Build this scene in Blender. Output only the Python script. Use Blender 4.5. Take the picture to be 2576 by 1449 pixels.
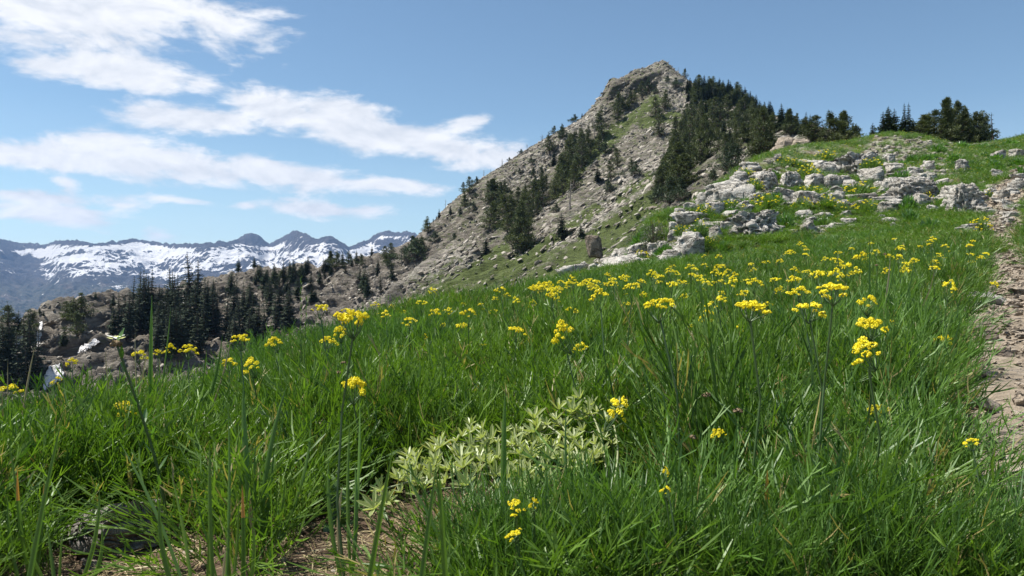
import bpy, math, random
import numpy as np
from mathutils import Vector, Matrix, Euler

for _o in list(bpy.data.objects):
    bpy.data.objects.remove(_o)
SC = bpy.context.scene
COL = SC.collection
random.seed(11)
RNG = np.random.default_rng(11)

# ------------------------------------------------------------------ camera
F, CU, CV = 1874.0, 1288.0, 724.5          # focal length and centre in photo units (2576 wide)
cam_d = bpy.data.cameras.new('camera')
cam_d.sensor_width = 36.0
cam_d.lens = 36.0 * F / 2576.0
cam_d.clip_start = 0.05
cam_d.clip_end = 40000.0
cam_d.dof.use_dof = True
cam_d.dof.focus_distance = 2.6
cam_d.dof.aperture_fstop = 16.0
cam = bpy.data.objects.new('camera', cam_d)
cam.rotation_euler = (math.radians(90), 0, 0)
COL.objects.link(cam)
SC.camera = cam

# ------------------------------------------------------------------ light
SUN_DIR = Vector((-0.50, 0.06, 0.90)).normalized()       # towards the sun
SUN_EL = math.asin(SUN_DIR.z)
SUN_AZ = math.atan2(SUN_DIR.x, SUN_DIR.y)
sun_d = bpy.data.lights.new('sun', 'SUN')
sun_d.energy = 5.0
sun_d.angle = math.radians(0.5)
sun_d.color = (1.0, 0.95, 0.87)
sun = bpy.data.objects.new('sun', sun_d)
sun.rotation_euler = SUN_DIR.to_track_quat('Z', 'Y').to_euler()
COL.objects.link(sun)
SC.view_settings.view_transform = 'Standard'
SC.view_settings.look = 'None'
SC.view_settings.gamma = 1.0
SC.view_settings.use_curve_mapping = False
SC.view_settings.exposure = 0.86
SC.render.engine = 'CYCLES'
SC.cycles.use_denoising = True
SC.cycles.max_bounces = 6
SC.cycles.diffuse_bounces = 3
SC.cycles.glossy_bounces = 2
SC.cycles.transmission_bounces = 4
SC.cycles.transparent_max_bounces = 8
SC.cycles.volume_bounces = 0


# ------------------------------------------------------------------ node helpers
class NT:
    def __init__(self, tree):
        self.t = tree
        self.n = tree.nodes
        self.l = tree.links

    def new(self, kind, **kw):
        nd = self.n.new(kind)
        for k, v in kw.items():
            setattr(nd, k, v)
        return nd

    def put(self, sock, v):
        if isinstance(v, bpy.types.NodeSocket):
            self.l.new(v, sock)
        elif v is not None:
            if hasattr(sock.default_value, '__len__') and not isinstance(v, str):
                n = len(sock.default_value)
                v = tuple(v)
                if len(v) < n:
                    v = v + (1.0,) * (n - len(v))
            sock.default_value = v

    def math(self, op, a, b=None, c=None, clamp=False):
        nd = self.new('ShaderNodeMath', operation=op, use_clamp=clamp)
        self.put(nd.inputs[0], a)
        if b is not None:
            self.put(nd.inputs[1], b)
        if c is not None:
            self.put(nd.inputs[2], c)
        return nd.outputs[0]

    def vmath(self, op, a, b=None):
        nd = self.new('ShaderNodeVectorMath', operation=op)
        self.put(nd.inputs[0], a)
        if b is not None:
            self.put(nd.inputs[1], b)
        return nd.outputs['Value'] if op in ('LENGTH', 'DOT_PRODUCT') else nd.outputs[0]

    def mix(self, f, a, b, blend='MIX'):
        nd = self.new('ShaderNodeMix', data_type='RGBA', blend_type=blend)
        self.put(nd.inputs[0], f)
        self.put(nd.inputs[6], a)
        self.put(nd.inputs[7], b)
        return nd.outputs[2]

    def rng(self, v, a, b, c=0.0, d=1.0, smooth=False):
        nd = self.new('ShaderNodeMapRange', clamp=True)
        if smooth:
            nd.interpolation_type = 'SMOOTHSTEP'
        self.put(nd.inputs[0], v)
        for i, q in enumerate((a, b, c, d)):
            self.put(nd.inputs[1 + i], q)
        return nd.outputs[0]

    def noise(self, vec, scale, detail=4.0, rough=0.55, dist=0.0, out=0):
        nd = self.new('ShaderNodeTexNoise')
        if vec is not None:
            self.put(nd.inputs['Vector'], vec)
        nd.inputs['Scale'].default_value = scale
        nd.inputs['Detail'].default_value = detail
        nd.inputs['Roughness'].default_value = rough
        nd.inputs['Distortion'].default_value = dist
        return nd.outputs[out]

    def voro(self, vec, scale, feature='F1', out='Distance'):
        nd = self.new('ShaderNodeTexVoronoi', feature=feature)
        if vec is not None:
            self.put(nd.inputs['Vector'], vec)
        nd.inputs['Scale'].default_value = scale
        return nd.outputs[out]

    def attr(self, name, out='Fac'):
        return self.new('ShaderNodeAttribute', attribute_name=name).outputs[out]

    def mapping(self, vec, scale=(1, 1, 1), rot=(0, 0, 0), loc=(0, 0, 0)):
        nd = self.new('ShaderNodeMapping')
        self.put(nd.inputs[0], vec)
        nd.inputs['Location'].default_value = loc
        nd.inputs['Rotation'].default_value = rot
        nd.inputs['Scale'].default_value = scale
        return nd.outputs[0]

    def pos(self):
        return self.new('ShaderNodeNewGeometry').outputs['Position']

    def obj(self):
        return self.new('ShaderNodeTexCoord').outputs['Object']

    def bump(self, h, strength, dist):
        nd = self.new('ShaderNodeBump')
        nd.inputs['Strength'].default_value = strength
        nd.inputs['Distance'].default_value = dist
        self.put(nd.inputs['Height'], h)
        return nd.outputs[0]


def material(name):
    m = bpy.data.materials.new(name)
    m.use_nodes = True
    m.node_tree.nodes.clear()
    t = NT(m.node_tree)
    out = t.new('ShaderNodeOutputMaterial')
    return m, t, out


def principled(t, out, color, rough=0.9, normal=None, spec=0.3):
    b = t.new('ShaderNodeBsdfPrincipled')
    t.put(b.inputs['Base Color'], color)
    t.put(b.inputs['Roughness'], rough)
    b.inputs['Specular IOR Level'].default_value = spec
    if normal is not None:
        t.put(b.inputs['Normal'], normal)
    t.l.new(b.outputs[0], out.inputs['Surface'])
    return b


# ------------------------------------------------------------------ world: clear sky with cloud banks
def build_world():
    w = bpy.data.worlds.new('World')
    SC.world = w
    w.use_nodes = True
    w.node_tree.nodes.clear()
    t = NT(w.node_tree)
    out = t.new('ShaderNodeOutputWorld')
    bg = t.new('ShaderNodeBackground')
    sky = t.new('ShaderNodeTexSky')
    sky.sky_type = 'NISHITA'
    sky.sun_disc = False
    sky.sun_elevation = SUN_EL
    sky.sun_rotation = SUN_AZ
    sky.altitude = 2800.0
    sky.air_density = 1.25
    sky.dust_density = 1.2
    sky.ozone_density = 1.6
    d = t.new('ShaderNodeTexCoord').outputs['Generated']
    sep = t.new('ShaderNodeSeparateXYZ')
    t.put(sep.inputs[0], d)
    az = t.math('ARCTAN2', sep.outputs[0], sep.outputs[1])
    el = t.math('ARCSINE', sep.outputs[2])
    comb = t.new('ShaderNodeCombineXYZ')
    t.put(comb.inputs[0], az)
    t.put(comb.inputs[1], el)
    q = comb.outputs[0]
    # the cloud banks: centre, half length, half height (photo units), tilt, weight
    banks = [
        (230, 30, 500, 125, -2, .95), (540, 60, 170, 70, 10, .7), (60, 90, 220, 70, 0, .7),
        (300, 176, 225, 56, 0, 1.0), (130, 165, 150, 40, -2, .80), (390, 205, 120, 45, 0, .95), (500, 215, 75, 30, 0, .6),
        (510, 298, 250, 46, 2, 1.0), (690, 275, 160, 62, 2, 1.0), (860, 290, 180, 60, 6, 1.0), (940, 335, 310, 52, 6, 1.0),
        (1120, 370, 230, 38, 8, .95), (1230, 395, 130, 38, -8, .8), (1180, 310, 70, 20, -15, .6),
        (120, 395, 330, 55, 0, 1.05), (420, 410, 330, 58, 5, 1.05), (720, 440, 320, 44, 6, 1.0), (960, 465, 190, 20, 4, .8),
        (170, 465, 60, 38, 20, .6), (130, 498, 300, 26, 2, .62), (140, 540, 260, 34, 2, .72),
        (470, 508, 90, 15, 3, .6), (620, 518, 50, 13, 0, .6), (840, 525, 220, 24, 3, .72), (395, 590, 60, 24, 12, .62),
    ]
    acc = None
    for (u, v, ru, rv, tilt, wt) in banks:
        tx, tz = (u - CU) / F, (CV - v) / F
        a = math.atan(tx)
        e = math.atan(tz * math.cos(a))
        sa = ru / F * math.cos(a) ** 2
        se = rv / F * math.cos(a)
        nd = t.new('ShaderNodeMapping', vector_type='TEXTURE')
        t.put(nd.inputs[0], q)
        nd.inputs['Location'].default_value = (a, e, 0)
        nd.inputs['Rotation'].default_value = (0, 0, -math.radians(tilt))
        nd.inputs['Scale'].default_value = (sa, se, 1)
        r = t.vmath('LENGTH', nd.outputs[0])
        s = t.math('MULTIPLY_ADD', r, -wt, wt)
        acc = s if acc is None else t.math('SMOOTH_MAX', acc, s, 0.25)
    # the sky beyond the view carries clouds of the same sort
    far = t.math('MULTIPLY_ADD', t.noise(t.mapping(d, (1.0, 1.0, 2.6)), 2.2, 3), 4.0, -2.25)
    side = t.math('MAXIMUM', t.rng(t.math('ABSOLUTE', az), .66, .85), t.rng(el, .40, .55))
    far = t.math('MULTIPLY', far, side)
    far = t.math('MULTIPLY', far, t.rng(el, 0.02, 0.12))
    acc = t.math('MAXIMUM', acc, t.math('SUBTRACT', far, t.math('MULTIPLY_ADD', side, -3.0, 3.0)))
    qs = t.mapping(q, (1.0, 2.1, 1.0))
    n1 = t.noise(qs, 9.0, 9, .58, .35)
    n2 = t.noise(t.mapping(q, (1.0, 3.2, 1.0), loc=(3.1, 1.7, 0)), 30.0, 6, .6, .2)
    dens = t.math('ADD', acc, t.math('MULTIPLY_ADD', n1, 2.1, -1.08))
    dens = t.math('ADD', dens, t.math('MULTIPLY_ADD', n2, .80, -.40))
    alpha = t.rng(dens, -0.08, 0.50, 0, 1, True)
    # thin veil low over the horizon
    veil = t.math('MULTIPLY', t.rng(el, 0.0, 0.22, .34, 0.0), t.rng(t.noise(qs, 4.0, 5, .6), .35, .7, .35, 1.0))
    # light and shade inside the cloud body
    up = t.noise(t.mapping(q, (1.0, 2.1, 1.0), loc=(0.004, -0.022, 0)), 9.0, 9, .58, .35)
    relief = t.math('SUBTRACT', n1, up)
    lum = t.math('MULTIPLY_ADD', relief, 2.4, .74, True)
    lum = t.math('SUBTRACT', lum, t.rng(dens, .7, 1.6, 0, .13))
    ccol = t.mix(lum, (.52, .58, .68), (.97, .975, 1.0))
    ccol = t.mix(1.0, ccol, (CLOUD_GAIN,) * 3, 'MULTIPLY')
    col = t.mix(veil, t.mix(1.0, sky.outputs[0], SKY_TINT, 'MULTIPLY'), (.72 * CLOUD_GAIN, .80 * CLOUD_GAIN, .90 * CLOUD_GAIN))
    col = t.mix(t.math('MULTIPLY', alpha, .97), col, ccol)
    t.put(bg.inputs['Color'], col)
    bg.inputs['Strength'].default_value = 0.086
    t.l.new(bg.outputs[0], out.inputs['Surface'])


SKY_TINT = (.84, .90, .85)
CLOUD_GAIN = 6.9
build_world()


# ------------------------------------------------------------------ numeric helpers
_perm = np.random.default_rng(5).permutation(256).astype(np.int64)
_perm = np.concatenate([_perm, _perm, _perm])
_g3 = np.random.default_rng(6).normal(size=(256, 3))
_g3 /= np.linalg.norm(_g3, axis=1)[:, None]


def perlin(p):
    p = np.asarray(p, dtype=np.float64)
    i = np.floor(p).astype(np.int64)
    f = p - i
    i &= 255
    w = f * f * f * (f * (f * 6 - 15) + 10)
    res = 0.0
    for dx in (0, 1):
        wx = w[:, 0] if dx else 1 - w[:, 0]
        for dy in (0, 1):
            wy = w[:, 1] if dy else 1 - w[:, 1]
            for dz in (0, 1):
                wz = w[:, 2] if dz else 1 - w[:, 2]
                h = _perm[_perm[_perm[(i[:, 0] + dx) & 255] + ((i[:, 1] + dy) & 255)] + ((i[:, 2] + dz) & 255)]
                g = _g3[h]
                res = res + wx * wy * wz * (g[:, 0] * (f[:, 0] - dx) + g[:, 1] * (f[:, 1] - dy) + g[:, 2] * (f[:, 2] - dz))
    return res * 1.5


def fbm(p, octaves=4, gain=0.5, lac=2.03):
    a, s, tot = 1.0, 0.0, 0.0
    q = np.array(p, dtype=np.float64)
    for _ in range(octaves):
        s = s + a * perlin(q)
        tot += a
        a *= gain
        q = q * lac + 17.3
    return s / tot * 1.6


def ridged(p, octaves=4, gain=0.5, lac=2.03):
    a, s, tot = 1.0, 0.0, 0.0
    q = np.array(p, dtype=np.float64)
    for _ in range(octaves):
        s = s + a * (1 - np.abs(perlin(q)) * 1.6)
        tot += a
        a *= gain
        q = q * lac + 31.7
    return s / tot


def sstep(x, a, b):
    t = np.clip((x - a) / (b - a), 0, 1)
    return t * t * (3 - 2 * t)


class RBF:
    def __init__(self, pts, vals, c=0.3, smooth=1e-4):
        self.p = np.array(pts, float)
        self.c = c
        n = len(self.p)
        A = self._k(self.p) + np.eye(n) * smooth
        P = np.c_[np.ones(n), self.p]
        M = np.zeros((n + 3, n + 3))
        M[:n, :n] = A
        M[:n, n:] = P
        M[n:, :n] = P.T
        self.w = np.linalg.solve(M, np.r_[np.array(vals, float), np.zeros(3)])

    def _k(self, q):
        d = ((q[:, None, :] - self.p[None]) ** 2).sum(-1)
        return np.sqrt(d + self.c ** 2)

    def __call__(self, q):
        q = np.asarray(q, float)
        out = np.empty(len(q))
        for s in range(0, len(q), 40000):
            b = q[s:s + 40000]
            out[s:s + 40000] = self._k(b) @ self.w[:-3] + self.w[-3] + b @ self.w[-2:]
        return out


def pix(u, v, y):
    return np.array([(u - CU) * y / F, y, (CV - v) * y / F])


def seg_mask(u, v, segs):
    """soft bands along line pieces (u0, v0, u1, v1, half width)"""
    m = np.zeros(len(u))
    for (a, b, c, d, w) in segs:
        dx, dy = c - a, d - b
        L = dx * dx + dy * dy + 1e-9
        k = np.clip(((u - a) * dx + (v - b) * dy) / L, 0, 1)
        m = np.maximum(m, np.exp(-(((u - a - k * dx) ** 2 + (v - b - k * dy) ** 2) / w ** 2)))
    return m


def grid_mesh(name, V, ni, nj, mat, attrs=None, kind='structure', smooth=True):
    idx = np.arange(ni * nj).reshape(ni, nj)
    q = np.stack([idx[:-1, :-1], idx[:-1, 1:], idx[1:, 1:], idx[1:, :-1]], -1).reshape(-1, 4)
    me = bpy.data.meshes.new(name)
    me.vertices.add(len(V))
    me.vertices.foreach_set('co', np.asarray(V, np.float32).ravel())
    me.loops.add(q.size)
    me.loops.foreach_set('vertex_index', q.astype(np.int32).ravel())
    me.polygons.add(len(q))
    me.polygons.foreach_set('loop_start', np.arange(0, q.size, 4, dtype=np.int32))
    me.polygons.foreach_set('use_smooth', np.full(len(q), smooth))
    me.update()
    for k, a in (attrs or {}).items():
        at = me.attributes.new(k, 'FLOAT', 'POINT')
        at.data.foreach_set('value', np.asarray(a, np.float32))
    me.materials.append(mat)
    o = bpy.data.objects.new(name, me)
    COL.objects.link(o)
    if kind:
        o['kind'] = kind
    return o


# ------------------------------------------------------------------ the hillside under the camera
# ground control points: photo column, photo row, distance
HP = [
    # near foreground
    (-900, 1449, 1.35), (100, 1449, 1.35), (1288, 1449, 1.36), (2400, 1449, 1.37), (3400, 1430, 1.37),
    (-900, 1250, 1.9), (100, 1262, 1.95), (1288, 1235, 1.85), (2400, 1160, 2.0), (3400, 1120, 2.0),
    (-900, 1265, 3.0), (100, 1250, 3.2), (100, 1400, 5.5), (100, 1600, 10), (-900, 1300, 5), (-900, 1800, 11),
    (600, 1030, 4.2), (600, 1095, 6.5), (600, 1280, 12), (600, 1500, 25),
    (1000, 850, 7), (1000, 890, 10.5), (1000, 1010, 18), (1000, 1250, 40),
    (1200, 797, 10), (1200, 818, 15), (1200, 905, 27), (1200, 1050, 45),
    (1420, 740, 14), (1420, 765, 20), (1420, 860, 35), (1420, 960, 60),
    (1550, 695, 16), (1550, 705, 21), (1550, 800, 38), (1550, 900, 60),
    (1650, 640, 18), (1640, 582, 21), (1640, 592, 26), (1640, 690, 44),
    (1288, 985, 3.2), (1288, 860, 6), (1700, 920, 3.8), (1700, 765, 8), (1700, 682, 14.5),
    (2200, 890, 3.6), (2200, 740, 7.5), (2200, 640, 13), (2100, 590, 17), (1880, 605, 17),
    (2450, 930, 3.0), (2480, 790, 4.5), (2480, 655, 9), (2530, 600, 12), (2540, 560, 14), (2510, 475, 20), (2540, 425, 25),
    (2900, 940, 2.7), (2900, 720, 5), (2900, 520, 14), (2900, 400, 28), (3800, 700, 5), (3800, 420, 18), (3800, 330, 40),
    (1720, 535, 22), (1720, 545, 28), (1720, 640, 50), (1800, 492, 25), (1800, 498, 30), (1800, 590, 50),
    (1880, 424, 30), (1880, 430, 36), (1880, 510, 60), (1960, 394, 34), (1960, 400, 42), (1960, 450, 65),
    (2060, 374, 38), (2060, 380, 46), (2060, 405, 70), (2140, 372, 41), (2140, 372, 52), (2140, 395, 80),
    (2255, 345, 45), (2255, 364, 56), (2250, 372, 82), (2370, 368, 44), (2370, 376, 58), (2370, 376, 82),
    (2200, 425, 33), (2330, 418, 34), (2420, 395, 36), (2480, 368, 50), (2480, 388, 82), (2576, 347, 54), (2576, 380, 85),
    (2900, 300, 50), (2900, 345, 85), (3800, 250, 85),
    (2100, 440, 27), (2240, 440, 26.5), (2300, 500, 21), (1950, 470, 24), (2050, 520, 20), (1800, 530, 20), (2450, 520, 18),
    (-900, 2400, 60), (100, 1900, 60), (600, 1700, 60),
]
_hr = RBF([((u - CU) / 600.0, math.log(y) * 1.6) for u, v, y in HP], [v for u, v, y in HP], c=0.25, smooth=2e-3)


def hill_base(x, y):
    x = np.asarray(x, float)
    y = np.asarray(y, float)
    ye = np.maximum(y, 1.0)
    u = np.clip(CU + F * x / ye, -1400, 4200)
    v = _hr(np.c_[(u - CU) / 600.0, np.log(np.clip(ye, 1.0, 95)) * 1.6])
    z = (CV - v) * ye / F
    z0 = -0.52 + 0.02 * x - 0.0 * y
    k = sstep(y, 1.0, 1.5)
    return z * k + z0 * (1 - k)


def hill(x, y):
    x = np.atleast_1d(np.asarray(x, float))
    y = np.atleast_1d(np.asarray(y, float))
    z = hill_base(x, y)
    d = np.hypot(x, y)
    z = z + 0.03 * fbm(np.c_[x * .9, y * .9, 0 * x], 3) * np.clip(d / 4, .35, 1)
    z = z + sstep(d, 12, 22) * 0.16 * fbm(np.c_[x * .35, y * .35, 0 * x + 5], 4)
    return z


def hit(u, v, fn=hill, y0=0.9, y1=90.0, n=500, lift=0.0):
    """where the line of sight through a photo position first meets the ground (raised by lift)"""
    y = np.geomspace(y0, y1, n)
    x = (u - CU) / F * y
    zr = (CV - v) / F * y
    g = zr - (fn(x, y) + lift)
    neg = np.nonzero(g < 0)[0]
    if len(neg) == 0:
        k = int(np.argmin(g / y))
    else:
        k = int(neg[0])
        if k > 0:
            a = g[k - 1] / (g[k - 1] - g[k])
            yy = y[k - 1] + a * (y[k] - y[k - 1])
            xx = (u - CU) / F * yy
            return np.array([xx, yy, float(fn(np.array([xx]), np.array([yy]))[0])])
    return np.array([x[k], y[k], float(fn(x[k:k + 1], y[k:k + 1])[0])])


TRAIL = [(3010, 1449), (2868, 1250), (2775, 1050), (2672, 900), (2606, 800), (2560, 725), (2540, 650), (2534, 605), (2522, 565),
         (2520, 515), (2552, 465), (2610, 420), (2690, 380)]
_tr = np.array([hit(u, v) for u, v in TRAIL])
_tr = np.vstack([[_tr[0, 0] + .05, 0.2, _tr[0, 2]], _tr])


def smooth_line(p, n):
    p = np.asarray(p, float)
    d = np.r_[0, np.cumsum(np.linalg.norm(np.diff(p, axis=0), axis=1))]
    s = np.linspace(0, d[-1], n)
    q = np.stack([np.interp(s, d, p[:, k]) for k in range(p.shape[1])], 1)
    for _ in range(6):
        q[1:-1] = .25 * q[:-2] + .5 * q[1:-1] + .25 * q[2:]
    return q


TR = smooth_line(_tr, 160)
TRW = np.interp(TR[:, 1], [0, 2, 5, 9, 14, 22, 30], [.36, .36, .32, .24, .36, .52, .5])


def trail_dist(x, y):
    """distance from the trail's centre line divided by its half width"""
    x = np.asarray(x, float)
    out = np.full(len(x), 9e9)
    for k in range(len(TR)):
        d = np.hypot(x - TR[k, 0], y - TR[k, 1]) / TRW[k]
        out = np.minimum(out, d)
    return out


def mat_hillside():
    m, t, out = material('hillside_soil')
    p = t.pos()
    n1 = t.noise(p, 3.0, 6, .65)
    n2 = t.noise(p, 28.0, 5, .7)
    n3 = t.noise(p, 0.9, 5, .6)
    soil = t.mix(n1, (.045, .028, .018), (.12, .08, .052))
    soil = t.mix(t.rng(n2, .5, .75), soil, (.17, .125, .085))
    green = t.mix(t.noise(p, 1.6, 5, .65), (.035, .05, .014), (.085, .11, .03))
    green = t.mix(t.rng(n2, .55, .8), green, (.12, .10, .05))
    f = t.math('MULTIPLY', t.attr('grassy'), t.rng(n3, .30, .55))
    col = t.mix(f, soil, green)
    stone = t.mix(n2, (.24, .22, .19), (.42, .39, .35))
    sf = t.math('MULTIPLY', t.attr('stony'), t.rng(t.noise(p, 2.2, 6, .7), .50, .58))
    col = t.mix(sf, col, stone)
    h = t.math('ADD', t.math('MULTIPLY', n1, .6), t.math('MULTIPLY', n2, .4))
    principled(t, out, col, .95, t.bump(h, .8, .03))
    return m


def build_hillside():
    ys = np.r_[np.linspace(-14, .2, 24)[:-1], np.geomspace(.6, 96, 420) - .4]
    tt = np.linspace(-1, 1, 420)
    Y, T = np.meshgrid(ys, tt, indexing='ij')
    X = T * (1.12 * np.maximum(Y, 0) + 4.5)
    x, y = X.ravel(), Y.ravel()
    z = hill(x, y)
    td = trail_dist(x, y)
    z = z - .045 * np.exp(-td ** 2) * (y < 30)
    d = np.hypot(x, y)
    z += .018 * fbm(np.c_[x * 7, y * 7, z * 7], 3) * (d < 7)
    u = CU + F * x / np.maximum(y, .3)
    v = CV - F * z / np.maximum(y, .3)
    grassy = sstep(y, 1.7, 4.0) * (1 - .85 * np.exp(-(td / 1.3) ** 2))
    stony = seg_mask(u, v, [(2200, 420, 2360, 425, 45), (2210, 380, 2330, 400, 40), (2380, 400, 2420, 385, 25), (2470, 362, 2590, 352, 14),
                            (1900, 470, 2200, 470, 40), (1960, 420, 2230, 430, 35), (2000, 385, 2110, 382, 25), (2260, 470, 2460, 500, 35)]) * (y > 9)
    stony = np.maximum(stony, .8 * np.exp(-(td / 1.3) ** 2) * (y > 8))
    return grid_mesh('hillside', np.c_[x, y, z], len(ys), len(tt), mat_hillside(), dict(grassy=grassy, stony=stony))


hillside = build_hillside()


# ------------------------------------------------------------------ the rocky mountain and the wooded ridge beside it
MP = [
    # skyline, left to right
    (1050, 602, 300), (1120, 527, 302), (1200, 458, 306), (1330, 374, 314), (1440, 313, 322), (1512, 262, 330),
    (1524, 224, 333), (1560, 196, 335), (1640, 172, 337), (1665, 158, 338), (1690, 166, 338), (1712, 188, 338),
    (1540, 208, 334), (1600, 182, 336), (1652, 164, 337), (1678, 159, 338), (1560, 236, 326), (1620, 212, 330), (1600, 262, 316),
    (2400, 430, 180), (2620, 440, 180), (2300, 400, 130), (2600, 420, 120), (2600, 450, 260), (2300, 420, 260), (2200, 400, 110), (2200, 450, 72), (2560, 475, 70), (2900, 480, 75), (2300, 460, 90), (2576, 465, 95), (2400, 460, 66),
    (1760, 222, 338), (1850, 250, 322), (1920, 285, 300), (2000, 325, 270), (2080, 350, 230), (2200, 385, 220),
    # behind the skyline
    (1050, 640, 345), (1120, 580, 350), (1200, 520, 350), (1330, 440, 360), (1440, 400, 365), (1530, 330, 370), (1640, 270, 380),
    (1700, 280, 382), (1850, 330, 375), (2000, 390, 350), (2150, 430, 320), (1300, 640, 430), (1650, 560, 460), (2000, 560, 440),
    # the face
    (1000, 780, 205), (1100, 770, 192), (1200, 750, 184), (1300, 725, 178), (1400, 695, 172), (1550, 625, 162), (1640, 548, 147), (1700, 485, 122),
    (1850, 434, 106), (1950, 376, 103), (2000, 372, 108), (2050, 385, 120),
    (1100, 650, 245), (1200, 640, 222), (1250, 540, 262), (1300, 622, 210), (1400, 605, 200), (1350, 450, 283), (1400, 500, 250),
    (1450, 460, 250), (1500, 520, 208), (1450, 370, 290), (1600, 400, 236), (1550, 320, 295), (1650, 300, 290), (1600, 500, 185),
    (1700, 400, 205), (1740, 320, 262), (1760, 430, 140), (1850, 330, 215), (1850, 390, 140), (1930, 330, 160),
    # the lower ridge: skyline
    (980, 634, 298), (850, 652, 300), (700, 672, 296), (560, 694, 288), (450, 722, 268), (330, 728, 232), (270, 738, 206), (200, 760, 198),
    (100, 792, 192), (0, 806, 190), (-250, 830, 188), (-700, 850, 185),
    # behind it
    (980, 690, 345), (850, 710, 350), (700, 735, 350), (560, 770, 340), (450, 800, 320), (330, 815, 280), (200, 870, 245), (0, 930, 230), (-300, 960, 228),
    (-700, 980, 225), (400, 900, 420), (-200, 1100, 400),
    # its face and foot
    (1040, 690, 262), (980, 760, 226), (900, 700, 262), (800, 760, 232), (650, 780, 226), (500, 800, 222), (400, 830, 200), (330, 800, 196),
    (270, 810, 186), (200, 850, 178), (100, 880, 172), (0, 900, 170), (-300, 930, 168),
    (800, 830, 200), (650, 880, 186), (500, 920, 175), (300, 960, 164), (180, 990, 158), (100, 1010, 155), (0, 1040, 150), (-300, 1090, 148), (-700, 1150, 146),
    (1400, 760, 120), (1640, 620, 90), (1850, 520, 72), (2050, 440, 80), (1000, 900, 140), (600, 1050, 130), (100, 1200, 120), (-400, 1300, 120),
]
_mw = np.array([pix(*p) for p in MP])
_mr = RBF(_mw[:, :2] / 100.0, _mw[:, 2], c=0.05, smooth=2e-3)
MX = np.linspace(-215, 150, 530)
MY = np.linspace(66, 430, 500)


def mountain_mesh_points():
    X, Y = np.meshgrid(MX, MY, indexing='ij')
    x, y = X.ravel(), Y.ravel()
    z = _mr(np.c_[x, y] / 100.0)
    P = np.c_[x, y, z]
    G = z.reshape(X.shape)
    gx, gy = np.gradient(G, MX, MY)
    N = np.stack([-gx, -gy, np.ones_like(gx)], -1)
    N /= np.linalg.norm(N, axis=-1, keepdims=True)
    N = N.reshape(-1, 3)
    u0 = CU + F * x / y
    v0 = CV - F * z / y
    big = ridged(P * .022, 4) - .75
    med = fbm(P * .09, 4)
    ca, sa = math.cos(math.radians(38)), math.sin(math.radians(38))
    s = -P[:, 0] * sa + P[:, 2] * ca + .25 * P[:, 1]
    along = P[:, 0] * ca + P[:, 2] * sa
    s = s + 2.4 * fbm(P * .045, 3)
    bed = np.c_[s * .33, along * .05, P[:, 1] * .03]
    st = perlin(bed) + .6 * perlin(bed * np.array([2.7, 1.8, 1.8]) + 9)
    st = np.tanh(st * 2.2)
    rough = fbm(P * .42, 3)
    gully = fbm(np.c_[along * .02, s * .10, P[:, 1] * .04], 3)
    ridge_part = sstep(u0, 1080, 960)                      # the lower ridge is blockier
    block = 1 - np.minimum(1, np.abs(perlin(P * .075 + 40)) * 3.2)
    cliff = seg_mask(u0, v0, [(1530, 235, 1640, 195, 30), (1000, 740, 1110, 690, 28), (1130, 670, 1200, 640, 22), (150, 850, 330, 790, 70)])
    amp = .75 + .9 * cliff
    sky = [(1050, 602), (1120, 527), (1200, 458), (1330, 374), (1440, 313), (1512, 262), (1522, 208), (1560, 192), (1640, 172), (1665, 158), (1690, 166),
           (1712, 188), (1850, 250)]
    keep = seg_mask(u0, v0, [a + b + (15,) for a, b in zip(sky[:-1], sky[1:])])
    terr = np.tanh(3 * np.sin(P[:, 2] * 1.05 + 2.2 * fbm(P * .06 + 3, 3))) * (.5 + .5 * fbm(P * .03 + 60, 2))
    blk2 = 1 - np.minimum(1, np.abs(perlin(P * .21 + 80)) * 3.5)
    disp = 2.4 * big + 1.2 * med * amp + 1.25 * st * amp + (.55 + .6 * ridge_part) * rough + 1.2 * gully - ridge_part * (3.0 * block + 1.1 * blk2 - .9 * terr)
    # ease the displacement along the crest so that the outline stays where it is
    P = P + N * (disp * (1 - .86 * keep))[:, None]
    return P, X.shape, st, cliff


MPTS, MSHAPE, MST, MCLIFF = mountain_mesh_points()


def mtn(x, y):
    """height of the finished mountain surface (bilinear lookup; good to the size of its bumps)"""
    x = np.atleast_1d(np.asarray(x, float))
    y = np.atleast_1d(np.asarray(y, float))
    Z = MPTS[:, 2].reshape(MSHAPE)
    i = np.clip((x - MX[0]) / (MX[1] - MX[0]), 0, MSHAPE[0] - 1.001)
    j = np.clip((y - MY[0]) / (MY[1] - MY[0]), 0, MSHAPE[1] - 1.001)
    a, b = i.astype(int), j.astype(int)
    f, g = i - a, j - b
    return (Z[a, b] * (1 - f) * (1 - g) + Z[a + 1, b] * f * (1 - g) + Z[a, b + 1] * (1 - f) * g + Z[a + 1, b + 1] * f * g)


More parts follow.
